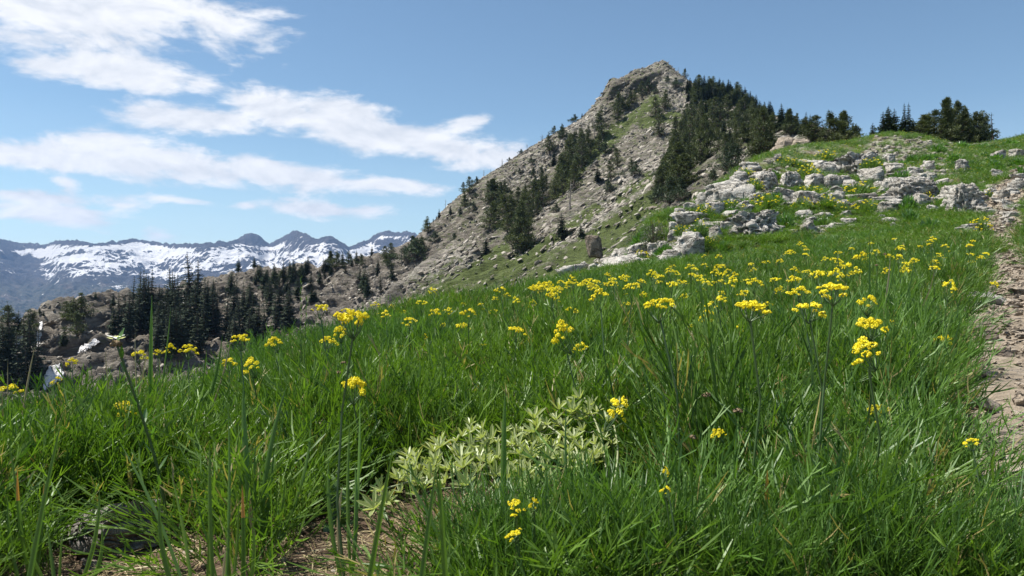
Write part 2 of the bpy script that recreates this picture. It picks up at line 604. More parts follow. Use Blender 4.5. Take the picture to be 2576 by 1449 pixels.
GREEN_SEGS = [(1235, 705, 1350, 640, 26), (1180, 742, 1330, 655, 16), (1120, 722, 1270, 622, 13), (1420, 660, 1640, 505, 26), (1500, 625, 1640, 555, 34),
              (1340, 705, 1480, 660, 22), (1400, 490, 1480, 395, 15), (1480, 395, 1560, 322, 20), (1560, 322, 1650, 250, 14), (1350, 628, 1500, 525, 13),
              (1180, 700, 1260, 660, 15), (1560, 500, 1640, 440, 12), (1620, 310, 1700, 290, 14), (1090, 745, 1180, 700, 12), (1250, 570, 1300, 540, 10),
              (1030, 770, 1120, 735, 10), (1290, 590, 1330, 610, 12)]
PALE_SEGS = [(1470, 560, 1640, 425, 34), (1560, 470, 1690, 395, 30), (1640, 170, 1700, 230, 26), (1330, 420, 1500, 290, 22), (1080, 690, 1180, 640, 24),
             (1400, 600, 1480, 560, 20), (1700, 270, 1740, 250, 14), (1960, 345, 2010, 365, 30), (1250, 480, 1330, 430, 16), (900, 760, 1040, 690, 30)]
BROWN_SHADE_SEGS = [(1530, 225, 1640, 190, 34), (560, 720, 1000, 690, 60), (700, 800, 900, 740, 60), (1750, 500, 1760, 480, 40), (1250, 520, 1420, 430, 22),  # first band colours in the summit cliff's shade, the others are brown rock
              (1080, 600, 1240, 590, 26), (300, 830, 500, 860, 60)]


def mat_mountain():
    m, t, out = material('mountain_rock')
    p = t.pos()
    r = t.mapping(p, (.30, .10, 1.1), (0, math.radians(-38), 0))
    n_bed = t.noise(r, .9, 7, .68, .4)
    n_f = t.noise(p, 1.3, 6, .7)
    n_m = t.noise(p, .16, 5, .6)
    fr = t.noise(t.mapping(p, (.35, .2, 1.6), (0, math.radians(-38), 0)), .55, 5, .6, .8)
    crack = t.math('ABSOLUTE', t.math('SUBTRACT', fr, .5))
    crack = t.math('ADD', crack, t.rng(t.noise(p, .22, 3), .45, .62, .09, 0))
    base = t.mix(n_m, (.20, .178, .15), (.33, .298, .255))
    base = t.mix(t.rng(n_bed, .40, .66), base, (.135, .115, .092))
    base = t.mix(t.rng(t.noise(r, .42, 6, .62, .3), .53, .64, 0, .75), base, (.43, .395, .34))
    pale = t.mix(n_f, (.34, .32, .285), (.58, .55, .50))
    col = t.mix(t.math('MULTIPLY', t.attr('pale'), t.rng(n_f, .36, .56)), base, pale)
    brown = t.mix(n_f, (.125, .110, .092), (.255, .225, .188))
    col = t.mix(t.math('MULTIPLY', t.attr('brown'), .85), col, brown)  # brown rock, and on the summit cliff shade put into the colour
    col = t.mix(t.rng(n_f, .58, .74), col, (.36, .335, .29))
    col = t.mix(t.rng(crack, 0.0, .035, .9, 0.0), col, (.03, .026, .022))
    dk = t.noise(t.mapping(p, (.30, .22, 1.15), (0, math.radians(-16), 0)), .42, 8, .74, .8)
    col = t.mix(1.0, col, t.mix(t.rng(dk, .36, .62), (.38, .37, .36), (1.18, 1.17, 1.15)), 'MULTIPLY')
    grass = t.mix(t.noise(p, .8, 5, .7), (.05, .072, .018), (.125, .155, .042))
    gm = t.rng(t.math('ADD', t.attr('green'), t.math('MULTIPLY_ADD', t.noise(t.mapping(p, (.55, .3, 1.2), (0, math.radians(-38), 0)), .8, 7, .78), 3.0, -1.5)), .18, .62)
    col = t.mix(gm, col, grass)
    h = t.math('ADD', t.math('MULTIPLY_ADD', dk, 2.2, n_bed), t.math('ADD', t.math('MULTIPLY', n_f, .7), t.rng(crack, 0, .05, -.9, 0)))
    principled(t, out, col, .95, t.bump(h, 1.0, 1.1))
    return m


def build_mountain():
    P = MPTS
    u = CU + F * P[:, 0] / P[:, 1]
    v = CV - F * P[:, 2] / P[:, 1]
    green = 1.35 * seg_mask(u, v, GREEN_SEGS) * (P[:, 1] < 335)
    green = np.maximum(green, .55 * seg_mask(u, v, [(1080, 735, 1400, 640, 60), (1400, 660, 1640, 540, 50)]))
    green = np.maximum(green, .35 * sstep(u, 1680, 1760) * (v > 230) * (1 - sstep(v, 430, 470)))
    green = np.maximum(green, .22 * sstep(u, 1040, 1150))
    pale = seg_mask(u, v, PALE_SEGS)
    brown = seg_mask(u, v, BROWN_SHADE_SEGS)
    brown = np.maximum(brown, .30 * sstep(u, 1060, 980))
    return grid_mesh('mountain', P, *MSHAPE, mat_mountain(), dict(green=green, pale=pale, brown=brown))


mountain = build_mountain()

# ------------------------------------------------------------------ the snowy range on the horizon
CREST = [(-900, 610), (-500, 590), (-250, 612), (-60, 596), (0, 600), (40, 607), (110, 613), (150, 602), (200, 605), (240, 612), (290, 606), (330, 598), (380, 604),
         (430, 612), (500, 612), (540, 609), (580, 606), (600, 596), (615, 586), (632, 583), (650, 590), (678, 611), (700, 602), (722, 586),
         (745, 577), (768, 586), (795, 601), (825, 593), (850, 600), (880, 620), (930, 600), (955, 585), (975, 576), (992, 583), (1010, 581),
         (1040, 581), (1070, 600), (1200, 610), (1400, 590), (1700, 600), (2200, 620)]


def build_range():
    tt = np.linspace(-1.28, .5, 900)
    yy = np.r_[np.linspace(3300, 4600, 90), np.linspace(4620, 6500, 230), np.linspace(6520, 7900, 40)]
    T, Y = np.meshgrid(tt, yy, indexing='ij')
    t, y = T.ravel(), Y.ravel()
    x = t * y
    u = CU + F * t
    YC = 6500.0 + 250 * np.sin(u * .021)
    vc = np.interp(u, [c[0] for c in CREST], [c[1] for c in CREST])
    zc = (CV - vc) * YC / F
    s = np.clip((y - 3300) / (YC - 3300), 0, 1.3)
    low = -300.0
    prof = np.interp(s, [0, .25, .45, .62, .78, .90, .97, 1.0, 1.12, 1.3], [0, .16, .30, .45, .64, .80, .93, 1.0, .86, .55])
    z = low + (zc - low) * prof
    P = np.c_[x, y, 0 * x]
    rg = ridged(P * np.array([.0015, .0011, 1]) + 3.3, 5, .55)
    rg2 = ridged(P * np.array([.0042, .0030, 1]) + 8.1, 4, .55)
    env = np.clip(s * 2.2, .25, 1) * (1 - .93 * sstep(s, .88, .99)) + .0
    benches = np.sin((z + 45 * fbm(P * .0011, 3)) * .058)
    z = z + env * (130 * (rg - .8) + 66 * (rg2 - .8) + 10 * benches + 30 * (ridged(P * np.array([.010, .008, 1]) + 2.2, 3, .6) - .8))
    z = z + 9 * fbm(P * .012, 3) * np.clip(s, .3, 1)
    z = z + sstep(s, .9, .98) * 20 * fbm(P * .015, 4, .62)
    Z = z.reshape(T.shape)
    sm = Z.copy()
    for _ in range(10):
        sm[1:-1, 1:-1] = (sm[:-2, 1:-1] + sm[2:, 1:-1] + sm[1:-1, :-2] + sm[1:-1, 2:]) / 4
    hollow = (sm - Z).ravel()
    v = CV - F * z / y
    gy = np.gradient(Z, yy, axis=1).ravel()
    nz = fbm(np.c_[x * .0030, y * .0010, z * .016], 5, .55)
    vr = (v - vc)                                            # photo rows under the crest line
    band = sstep(vr, 3, 16) * (1 - sstep(vr + 14 * fbm(np.c_[x * .0014, y * .0006, 0 * x], 3), 66, 112))
    nz2 = fbm(np.c_[x * .012, y * .012, z * .02 + 7], 4, .6)
    snow = band * 1.10 + hollow * .013 + nz * 1.15 + nz2 * .45 - .7 * sstep(gy, .40, .80) - .50
    dark = seg_mask(u, v, [(745, 590, 745, 600, 42), (635, 598, 645, 610, 30), (0, 605, 30, 625, 22), (860, 606, 870, 615, 18), (90, 672, 0, 655, 22), (150, 604, 210, 606, 12)])
    snow -= .75 * dark
    snow += .28 * seg_mask(u, v, [(50, 628, 200, 640, 22), (340, 620, 420, 690, 50), (500, 640, 700, 690, 30), (700, 640, 900, 640, 26), (990, 590, 1040, 612, 24), (640, 640, 700, 650, 20), (200, 690, 300, 720, 18)])
    stand = sstep(v + 12 * fbm(np.c_[x * .003, y * .003, 0 * x], 3), 690, 735)
    m, n, out = material('alpine_range')
    p = n.pos()
    nf = n.noise(p, .016, 8, .7)
    ng = n.noise(n.mapping(p, (1, 1, 2.2)), .05, 6, .7)
    rock = n.mix(nf, (.022, .024, .032), (.075, .070, .076))
    rock = n.mix(n.rng(ng, .52, .7), rock, (.135, .118, .11))
    wood = n.mix(n.rng(n.noise(p, .03, 6, .75), .40, .58), (.020, .032, .022), (.085, .080, .058))
    wood = n.mix(n.rng(n.noise(p, .006, 5, .65), .54, .68), wood, (.17, .13, .105))
    col = n.mix(n.attr('stand'), rock, wood)
    sm_ = n.rng(n.math('ADD', n.attr('snow'), n.math('ADD', n.math('MULTIPLY_ADD', ng, 1.7, -.88), n.math('MULTIPLY_ADD', nf, .5, -.25))), .10, .17)
    col = n.mix(sm_, col, (.76, .75, .755))
    principled(n, out, col, .9, n.bump(n.math('ADD', nf, ng), 1.0, 30.0))
    return grid_mesh('snowy_mountains', np.c_[x, y, z], len(tt), len(yy), m, dict(snow=snow, stand=stand))


snowy_mountains = build_range()


def build_valley():
    m, t, out = material('valley_forest')
    p = t.pos()
    col = t.mix(t.rng(t.noise(p, .012, 7, .7), .42, .6), (.022, .034, .02), (.085, .085, .05))
    principled(t, out, col, .95)
    xs = np.linspace(-11500, 11500, 60)
    ys = np.linspace(-4500, 8500, 40)
    X, Y = np.meshgrid(xs, ys, indexing='ij')
    x, y = X.ravel(), Y.ravel()
    z = -312 + 12 * fbm(np.c_[x * .002, y * .002, 0 * x], 3)
    return grid_mesh('valley', np.c_[x, y, z], 60, 40, m)


valley = build_valley()


def build_haze():
    a = Vector((-12000, -5000, -345))
    b = Vector((12000, 9000, 640))
    vs = [(x, y, z) for x in (a.x, b.x) for y in (a.y, b.y) for z in (a.z, b.z)]
    fs = [(0, 1, 3, 2), (4, 6, 7, 5), (0, 4, 5, 1), (2, 3, 7, 6), (0, 2, 6, 4), (1, 5, 7, 3)]
    me = bpy.data.meshes.new('haze')
    me.from_pydata(vs, [], fs)
    o = bpy.data.objects.new('haze', me)
    COL.objects.link(o)
    o['kind'] = 'stuff'
    m, t, out = material('mountain_air')
    vol = t.new('ShaderNodeVolumePrincipled')
    vol.inputs['Color'].default_value = (.32, .56, 1.0, 1)
    vol.inputs['Density'].default_value = HAZE
    vol.inputs['Anisotropy'].default_value = .2
    t.l.new(vol.outputs[0], out.inputs['Volume'])
    me.materials.append(m)
    return o


HAZE = 4.6e-5
haze = build_haze()


# ------------------------------------------------------------------ mesh building
class MB:
    """collects triangles, quads and ribbons and links them as one mesh"""

    def __init__(self):
        self.v, self.f, self.m, self.a = [], [], [], []

    def add(self, vs, fs, mat=0, tint=.5):
        b = len(self.v)
        self.v.extend(vs)
        self.f.extend([tuple(i + b for i in q) for q in fs])
        self.m.extend([mat] * len(fs))
        self.a.extend([tint] * len(vs))

    def ribbon(self, pts, ws, side, mat=0, tint=.5, fold=0.0):
        """flat (or, with fold, keeled) blade along pts, half widths ws"""
        n = len(pts)
        vs, fs = [], []
        side = np.asarray(side, float)
        k = 3 if fold else 2
        for i, (p, w) in enumerate(zip(pts, ws)):
            p = np.asarray(p, float)
            vs.append(tuple(p - side * w))
            if fold:
                d = np.asarray(pts[min(i + 1, n - 1)], float) - np.asarray(pts[max(i - 1, 0)], float)
                nn = np.cross(d, side)
                nn = nn / (np.linalg.norm(nn) + 1e-9)
                vs.append(tuple(p - nn * w * fold))
            vs.append(tuple(p + side * w))
        for i in range(n - 1):
            for j in range(k - 1):
                a = i * k + j
                fs.append((a, a + 1, a + 1 + k, a + k))
        if isinstance(tint, (list, tuple)):
            t_ = [q for q in tint for _ in range(k)]
            b = len(self.a)
            self.add(vs, fs, mat, .5)
            self.a[b:] = t_
        else:
            self.add(vs, fs, mat, tint)

    def tube(self, pts, rs, n=6, mat=0, tint=.5, cap=True):
        pts = [np.asarray(p, float) for p in pts]
        vs, fs = [], []
        for i, (p, r) in enumerate(zip(pts, rs)):
            d = pts[min(i + 1, len(pts) - 1)] - pts[max(i - 1, 0)]
            d = d / (np.linalg.norm(d) + 1e-9)
            a = np.cross(d, (0.3, 1, .1) if abs(d[2]) > .7 else (0, 0, 1))
            a /= np.linalg.norm(a) + 1e-9
            b = np.cross(d, a)
            for k in range(n):
                t = 2 * math.pi * k / n
                vs.append(tuple(p + r * (a * math.cos(t) + b * math.sin(t))))
        for i in range(len(pts) - 1):
            for k in range(n):
                a0, a1 = i * n + k, i * n + (k + 1) % n
                fs.append((a0, a1, a1 + n, a0 + n))
        if cap:
            fs.append(tuple(range((len(pts) - 1) * n, len(pts) * n)))
        self.add(vs, fs, mat, tint)

    def mesh(self, name, mats, smooth=False):
        me = bpy.data.meshes.new(name)
        me.from_pydata(self.v, [], self.f)
        for m in mats:
            me.materials.append(m)
        if len(mats) > 1:
            me.polygons.foreach_set('material_index', np.array(self.m, np.int32))
        if smooth:
            me.polygons.foreach_set('use_smooth', np.ones(len(self.f), bool))
        at = me.attributes.new('tint', 'FLOAT', 'POINT')
        at.data.foreach_set('value', np.array(self.a, np.float32))
        me.update()
        return me


def put(name, me, loc=(0, 0, 0), rot=(0, 0, 0), scale=(1, 1, 1), parent=None):
    o = bpy.data.objects.new(name, me)
    COL.objects.link(o)
    o.location = loc
    o.rotation_euler = rot
    o.scale = scale
    if parent is not None:
        o.parent = parent
    return o


def tag(o, label, cat, group=None):
    o['label'] = label
    o['category'] = cat
    if group:
        o['group'] = group
    return o


def scatter(name, pts, rots, scls, idx, sources, tint=None):
    """one object of kind stuff: copies of the source meshes on points"""
    n = len(pts)
    me = bpy.data.meshes.new(name)
    me.vertices.add(n)
    me.vertices.foreach_set('co', np.asarray(pts, np.float32).ravel())
    for nm, d in (('rot', rots), ('scl', scls)):
        a = me.attributes.new(nm, 'FLOAT_VECTOR', 'POINT')
        a.data.foreach_set('vector', np.asarray(d, np.float32).ravel())
    a = me.attributes.new('idx', 'INT', 'POINT')
    a.data.foreach_set('value', np.asarray(idx, np.int32))
    o = bpy.data.objects.new(name, me)
    COL.objects.link(o)
    o['kind'] = 'stuff'
    ng = bpy.data.node_groups.new(name + '_scatter', 'GeometryNodeTree')
    ng.interface.new_socket('Geometry', in_out='INPUT', socket_type='NodeSocketGeometry')
    ng.interface.new_socket('Geometry', in_out='OUTPUT', socket_type='NodeSocketGeometry')
    N, L = ng.nodes, ng.links
    gi, go = N.new('NodeGroupInput'), N.new('NodeGroupOutput')
    j = N.new('GeometryNodeJoinGeometry')
    for k, s in reversed(list(enumerate(sources))):
        src = bpy.data.objects.new(f'{name}_piece', s)
        oi = N.new('GeometryNodeObjectInfo')
        oi.inputs['Object'].default_value = src
        oi.inputs['As Instance'].default_value = True
        L.new(oi.outputs['Geometry'], j.inputs[0])
    iop = N.new('GeometryNodeInstanceOnPoints')
    iop.inputs['Pick Instance'].default_value = True

    def na(nm, ty):
        x = N.new('GeometryNodeInputNamedAttribute')
        x.data_type = ty
        x.inputs['Name'].default_value = nm
        return x.outputs['Attribute']
    L.new(gi.outputs[0], iop.inputs['Points'])
    L.new(j.outputs[0], iop.inputs['Instance'])
    L.new(na('idx', 'INT'), iop.inputs['Instance Index'])
    L.new(na('scl', 'FLOAT_VECTOR'), iop.inputs['Scale'])
    e = N.new('FunctionNodeEulerToRotation')
    L.new(na('rot', 'FLOAT_VECTOR'), e.inputs[0])
    L.new(e.outputs[0], iop.inputs['Rotation'])
    L.new(iop.outputs[0], go.inputs[0])
    m = o.modifiers.new('scatter', 'NODES')
    m.node_group = ng
    return o


# ------------------------------------------------------------------ plant and stone materials
def leaf_material(name, dark, light, gloss=.12, trans=.45, rough=.45, spread=1.0, dry=None):
    m, t, out = material(name)
    rnd = t.new('ShaderNodeObjectInfo').outputs['Random']
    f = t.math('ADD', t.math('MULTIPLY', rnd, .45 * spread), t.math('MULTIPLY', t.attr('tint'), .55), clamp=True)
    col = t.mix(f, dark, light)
    if dry is not None:
        col = t.mix(t.rng(t.attr('tint'), .93, .96), col, dry)
    d = t.new('ShaderNodeBsdfDiffuse')
    t.put(d.inputs['Color'], col)
    tr = t.new('ShaderNodeBsdfTranslucent')
    t.put(tr.inputs['Color'], t.mix(1.0, col, (1.25, 1.35, .55), 'MULTIPLY'))
    g = t.new('ShaderNodeBsdfGlossy')
    g.inputs['Roughness'].default_value = rough
    g.inputs['Color'].default_value = (.85, .9, .85, 1)
    a = t.new('ShaderNodeMixShader')
    a.inputs[0].default_value = trans
    t.l.new(d.outputs[0], a.inputs[1])
    t.l.new(tr.outputs[0], a.inputs[2])
    b = t.new('ShaderNodeMixShader')
    b.inputs[0].default_value = gloss
    t.l.new(a.outputs[0], b.inputs[1])
    t.l.new(g.outputs[0], b.inputs[2])
    t.l.new(b.outputs[0], out.inputs['Surface'])
    return m


M = {}
M['needles'] = leaf_material('conifer_needles', (.018, .032, .016), (.045, .068, .028), .03, .15, .6)
M['pine_needles'] = leaf_material('pine_needles', (.030, .044, .014), (.088, .105, .032), .03, .15, .6)
M['far_needles'] = leaf_material('distant_needles', (.024, .036, .024), (.050, .066, .036), .03, .12, .6)
M['leaf'] = leaf_material('meadow_leaf', (.018, .064, .008), (.170, .285, .033), .034, .36, .48, dry=(.30, .25, .10))
M['blue_leaf'] = leaf_material('bluish_leaf', (.019, .068, .014), (.140, .255, .042), .034, .36, .48, dry=(.30, .25, .10))
M['grass'] = leaf_material('grass_blade', (.036, .100, .012), (.16, .26, .038), .03, .40, .5, dry=(.34, .27, .13))
M['dry'] = leaf_material('dry_straw', (.22, .17, .085), (.46, .38, .22), .05, .25, .5)
M['cushion'] = leaf_material('cushion_leaf', (.050, .110, .018), (.120, .200, .040), .06, .4, .5)
M['sage'] = leaf_material('sage_leaf', (.085, .105, .070), (.17, .19, .135), .05, .25, .6)
M['broad'] = leaf_material('broad_leaf', (.045, .12, .018), (.10, .21, .035), .08, .45, .4)
M['lupine'] = leaf_material('silvery_leaf', (.25, .30, .105), (.42, .46, .215), .06, .35, .5)
M['lupine_stem'] = leaf_material('silvery_stem', (.22, .25, .12), (.34, .36, .20), .06, .2, .5)
M['stem'] = leaf_material('green_stem', (.045, .10, .022), (.085, .15, .04), .06, .25, .5)
M['petal'] = leaf_material('yellow_petal', (.78, .63, .010), (.92, .82, .03), .03, .30, .5)
M['petal_green'] = leaf_material('greenish_yellow_petal', (.50, .46, .02), (.66, .60, .03), .03, .3, .5)
M['white_petal'] = leaf_material('white_petal', (.75, .75, .72), (.85, .85, .82), .04, .3, .5)
M['seed'] = leaf_material('brown_seed_head', (.10, .065, .035), (.26, .18, .10), .03, .2, .6)
M['orange_tip'] = leaf_material('withered_tip', (.45, .16, .03), (.60, .30, .05), .06, .35, .5)


def bark_material():
    m, t, out = material('bark')
    p = t.obj()
    n = t.noise(t.mapping(p, (3, 3, .5)), 4.0, 5, .7)
    principled(t, out, t.mix(n, (.055, .045, .036), (.17, .14, .11)), .95, t.bump(n, .6, .05))
    return m


def snag_material():
    m, t, out = material('weathered_wood')
    p = t.obj()
    n = t.noise(t.mapping(p, (3, 3, .4)), 3.0, 4, .7)
    principled(t, out, t.mix(n, (.12, .105, .09), (.30, .275, .25)), .9)
    return m


def limestone_material(name='limestone', lo=(.30, .28, .245), hi=(.60, .575, .525), brown=.0):
    m, t, out = material(name)
    p = t.pos()
    big = t.noise(p, 1.1, 5, .6)
    mid = t.noise(p, 5.5, 7, .72)
    fine = t.noise(p, 26.0, 5, .7)
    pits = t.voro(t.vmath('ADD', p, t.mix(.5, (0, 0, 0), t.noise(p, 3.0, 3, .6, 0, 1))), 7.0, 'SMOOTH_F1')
    frac = t.math('ABSOLUTE', t.math('SUBTRACT', t.noise(t.mapping(p, (1, 1, 2.2), (.3, .2, 0)), 2.1, 4, .6, .7), .5))
    col = t.mix(t.rng(mid, .3, .68), lo, hi)
    col = t.mix(t.rng(big, .50, .70, 0, .55), col, (.30, .26, .205))
    col = t.mix(t.rng(fine, .56, .74, 0, .5), col, (.60, .58, .54))
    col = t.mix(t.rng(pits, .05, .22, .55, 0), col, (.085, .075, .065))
    col = t.mix(t.rng(frac, 0, .018, .8, 0), col, (.05, .045, .04))
    if brown:
        col = t.mix(brown, col, (.15, .11, .08))
    h = t.math('ADD', t.math('MULTIPLY', mid, 1.0), t.math('MULTIPLY', fine, .35))
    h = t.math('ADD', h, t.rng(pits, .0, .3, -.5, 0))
    h = t.math('ADD', h, t.rng(frac, 0, .04, -.5, 0))
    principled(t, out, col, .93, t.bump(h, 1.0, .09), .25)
    return m


M['bark'] = bark_material()
M['snag'] = snag_material()
M['limestone'] = limestone_material()
M['brown_rock'] = limestone_material('brown_rock', (.16, .13, .105), (.30, .25, .20), .25)
M['grey_rock'] = limestone_material('grey_rock', (.17, .152, .135), (.34, .315, .285))
M['tan_rock'] = limestone_material('tan_rock', (.26, .21, .16), (.46, .39, .31))


def talus_material():
    m, t, out = material('talus_stone')
    rnd = t.new('ShaderNodeObjectInfo').outputs['Random']
    n = t.noise(t.pos(), 1.6, 5, .7)
    col = t.mix(rnd, (.17, .145, .115), (.40, .37, .32))
    col = t.mix(t.rng(n, .45, .7, 0, .6), col, (.24, .215, .18))
    principled(t, out, col, .95, t.bump(n, .6, .3))
    return m


M['talus'] = talus_material()


# ------------------------------------------------------------------ conifers: shared trunk and crown meshes
def rnd(a, b):
    return random.uniform(a, b)


def make_fir(seed, r=.20, levels=22, nb=7, gap=0.06, sparse=0.0, mat='needles'):
    """a unit-height spire; returns trunk and crown builders"""
    random.seed(seed)
    tk, cr = MB(), MB()
    bx, by = rnd(-.02, .02), rnd(-.02, .02)
    tk.tube([(0, 0, -.03), (bx * .3, by * .3, .3), (bx * .7, by * .7, .7), (bx, by, .97)], [.020, .015, .009, .002], 5)
    for k in range(levels):
        f = k / (levels - 1)
        z = gap + (1 - gap) * f ** .92 + rnd(-.012, .012)
        R = r * (1 - f) ** .82 * rnd(.72, 1.15) + .010
        if f < .12:
            R *= .75
        n = max(3, int(nb * (1 - .45 * f)))
        a0 = rnd(0, 6.28)
        for b in range(n):
            if random.random() < sparse:
                continue
            a = a0 + 6.283 * b / n + rnd(-.35, .35)
            L = R * rnd(.65, 1.2)
            dz = -L * rnd(.05, .45) + .02 * f
            c, s = math.cos(a), math.sin(a)
            base = np.array([bx * f, by * f, z])
            tip = base + np.array([c * L, s * L, dz])
            tn = rnd(0, 1)
            m = 3 if L > .07 else 2
            for j in range(m):
                g0, g1 = j / m * .9, (j + 1) / m
                p0 = base + (tip - base) * g0
                p1 = base + (tip - base) * g1
                w = L * .42 * (1 - .55 * g0) * rnd(.7, 1.3)
                sd = np.array([-s, c, 0]) * w
                up = np.array([0, 0, rnd(.2, .7) * w])
                q = p0 + (p1 - p0) * .75
                cr.add([tuple(p0), tuple(q + sd - up * .6), tuple(p1 + up * .2)], [(0, 1, 2)], 0, tn)
                cr.add([tuple(p0), tuple(p1 + up * .2), tuple(q - sd - up * .6)], [(0, 1, 2)], 0, tn)
                cr.add([tuple(p0 - up), tuple(p1 - up * .4), tuple(q + up * 1.1)], [(0, 1, 2)], 0, tn)
    cr.tube([(bx, by, .93), (bx, by, 1.0)], [.006, .001], 3)
    return tk, cr


def make_pine(seed, r=.30, clumps=46, per=26, low=.10, top=1.0, shape=1.0, open_=0.0, mat='pine_needles'):
    """a rounded, many-limbed crown of unit height"""
    random.seed(seed)
    tk, cr = MB(), MB()
    lean = (rnd(-.05, .05), rnd(-.05, .05))
    tk.tube([(0, 0, -.04), (lean[0] * .4, lean[1] * .4, .35), (lean[0], lean[1], .82)], [.034, .024, .006], 6)
    nl = random.randint(1, 3)
    leaders = [(rnd(-.10, .10) * (i > 0), rnd(-.10, .10) * (i > 0), 1.0 if i == 0 else rnd(.78, .95)) for i in range(nl)]
    lob = [rnd(.72, 1.22) for _ in range(9)]
    for c in range(clumps):
        lx, ly, lt = leaders[c % nl]
        f = rnd(0, 1) ** .9
        z = low + (lt - low) * f
        a = rnd(0, 6.283)
        lb = lob[int(a / 6.284 * 3) + 3 * min(2, int(f * 3))]
        R = r * lb * ((1 - f) ** .62) * min(1, .55 + 2.2 * f) * (1.0 if nl == 1 or f < .45 else .62) * (1.1 - .1 * shape)
        k = rnd(.2, 1.05)
        cx, cy = math.cos(a) * R * k + (lean[0] + lx) * f, math.sin(a) * R * k + (lean[1] + ly) * f
        cz = z + rnd(-.02, .02)
        if k > .5:
            z0 = max(.05, cz - R * rnd(.25, .7))
            tk.tube([(lean[0] * z0, lean[1] * z0, z0), (cx * .55, cy * .55, z0 + (cz - z0) * .45), (cx, cy, cz)], [.010, .007, .003], 3, cap=False)
        tn = rnd(0, 1)
        sz = rnd(.046, .082) * (1.15 - .5 * f) * (1 + .45 * (r > .5))
        for _ in range(per):
            d = np.array([random.gauss(0, 1), random.gauss(0, 1), random.gauss(0, .7)])
            d /= np.linalg.norm(d) + 1e-6
            p = np.array([cx, cy, cz]) + d * sz * rnd(.2, 1.0)
            e = d + np.array([0, 0, .6]) + np.array([random.gauss(0, .35) for _ in range(3)])
            e /= np.linalg.norm(e) + 1e-6
            s = np.cross(e, (random.gauss(0, 1), random.gauss(0, 1), random.gauss(0, 1)))
            s /= np.linalg.norm(s) + 1e-6
            L = sz * rnd(.5, 1.0)
            w = sz * rnd(.10, .19)
            cr.add([tuple(p - s * w), tuple(p + s * w), tuple(p + e * L)], [(0, 1, 2)], 0, min(1, max(0, tn + rnd(-.2, .2))))
    return tk, cr


def make_snag(seed):
    random.seed(seed)
    tk = MB()
    x, y = rnd(-.06, .06), rnd(-.06, .06)
    tk.tube([(0, 0, -.04), (x, y, .4), (x * .6, y * .8, .75), (x * 1.3, y, 1)], [.030, .022, .013, .003], 5)
    br = MB()
    for _ in range(11):
        z = rnd(.25, .95)
        a = rnd(0, 6.28)
        L = rnd(.10, .32) * (1.15 - z)
        c, s = math.cos(a), math.sin(a)
        br.tube([(x * z, y * z, z), (x * z + c * L * .6, y * z + s * L * .6, z + L * rnd(0, .4)), (x * z + c * L, y * z + s * L, z + L * rnd(.2, 1.0))],
                [.011, .007, .002], 3)
    return tk, br


def kit(builders, mats):
    """[(trunk mesh, crown mesh, joined mesh)] for a list of trunk/crown builders"""
    out = []
    for tk, cr in builders:
        both = MB()
        both.add(tk.v, tk.f, 0)
        b = len(both.v)
        both.v.extend(cr.v)
        both.f.extend([tuple(i + b for i in q) for q in cr.f])
        both.m.extend([1] * len(cr.f))
        both.a.extend(cr.a)
        out.append((tk.mesh('trunk', [mats[0]]), cr.mesh('crown', [mats[1]]), both.mesh('tree', mats)))
    return out


KIT = {
    'fir': kit([make_fir(100 + i, rnd(.21, .26), 26, 9) for i in range(5)], [M['bark'], M['needles']]),
    'spire': kit([make_fir(200 + i, rnd(.135, .17), 26, 8) for i in range(5)], [M['bark'], M['far_needles']]),
    'thin': kit([make_fir(230 + i, .12, 16, 5, .28, .45) for i in range(2)], [M['bark'], M['needles']]),
    'pine': kit([make_pine(300 + i, rnd(.30, .38), 95, 24) for i in range(6)], [M['bark'], M['pine_needles']]),
    'bigpine': kit([make_pine(330 + i, rnd(.40, .48), 200, 36, .05) for i in range(4)], [M['bark'], M['pine_needles']]),
    'bush': kit([make_pine(360 + i, rnd(.60, .80), 100, 30, .08, .92, .5) for i in range(4)], [M['bark'], M['needles']]),
    'snag': kit([make_snag(400 + i) for i in range(4)], [M['snag'], M['snag']]),
}
TREE_NAME = {'fir': 'fir_tree', 'spire': 'fir_tree', 'thin': 'fir_tree', 'pine': 'pine_tree', 'bigpine': 'pine_tree', 'bush': 'conifer_bush', 'snag': 'dead_tree'}
TREE_CAT = {'fir': 'fir tree', 'spire': 'fir tree', 'thin': 'fir tree', 'pine': 'pine tree', 'bigpine': 'pine tree', 'bush': 'bush', 'snag': 'dead tree'}


def plant_tree(kind, loc, h, label, group=None, wide=1.0, split=True, sink=.02):
    tm, cm, jm = random.choice(KIT[kind])
    wide *= {'pine': 1.32, 'bigpine': 1.30, 'bush': 1.2}.get(kind, 1.0)
    nm = TREE_NAME[kind]
    rot = (rnd(-.04, .04), rnd(-.04, .04), rnd(0, 6.28))
    sc = (h * wide, h * wide, h)
    loc = (loc[0], loc[1], loc[2] - sink * h)
    if split:
        e = put(nm, None, loc, rot, sc)
        e.empty_display_size = .1
        put('trunk', tm, parent=e)
        put('branches' if kind == 'snag' else 'crown', cm, parent=e)
    else:
        e = put(nm, jm, loc, rot, sc)
    return tag(e, label, TREE_CAT[kind], group)


def mtn_tree(kind, u, v, hpx, label, group=None, wide=1.0):
    if u > 1040 and G_SH not in (group or '') and group != G_WD:
        hpx *= 1.15
    p = hit(u, v, mtn, 92, 425, 420)
    return plant_tree(kind, p, hpx * p[1] / F, label, group, wide, split=hpx > 26)


def zone_a(X, Y):
    return 1022.2 + X * .2646, 319.4 + Y * .2646


def zone_b(X, Y):
    return 1405.6 + X * .2646, 127.8 + Y * .2646


def zone_c(X, Y):
    return 1597.3 + X * .2646, 191.7 + Y * .2646


def zone_d(X, Y):
    return 2108.4 + X * .2426, 223.6 + Y * .2426


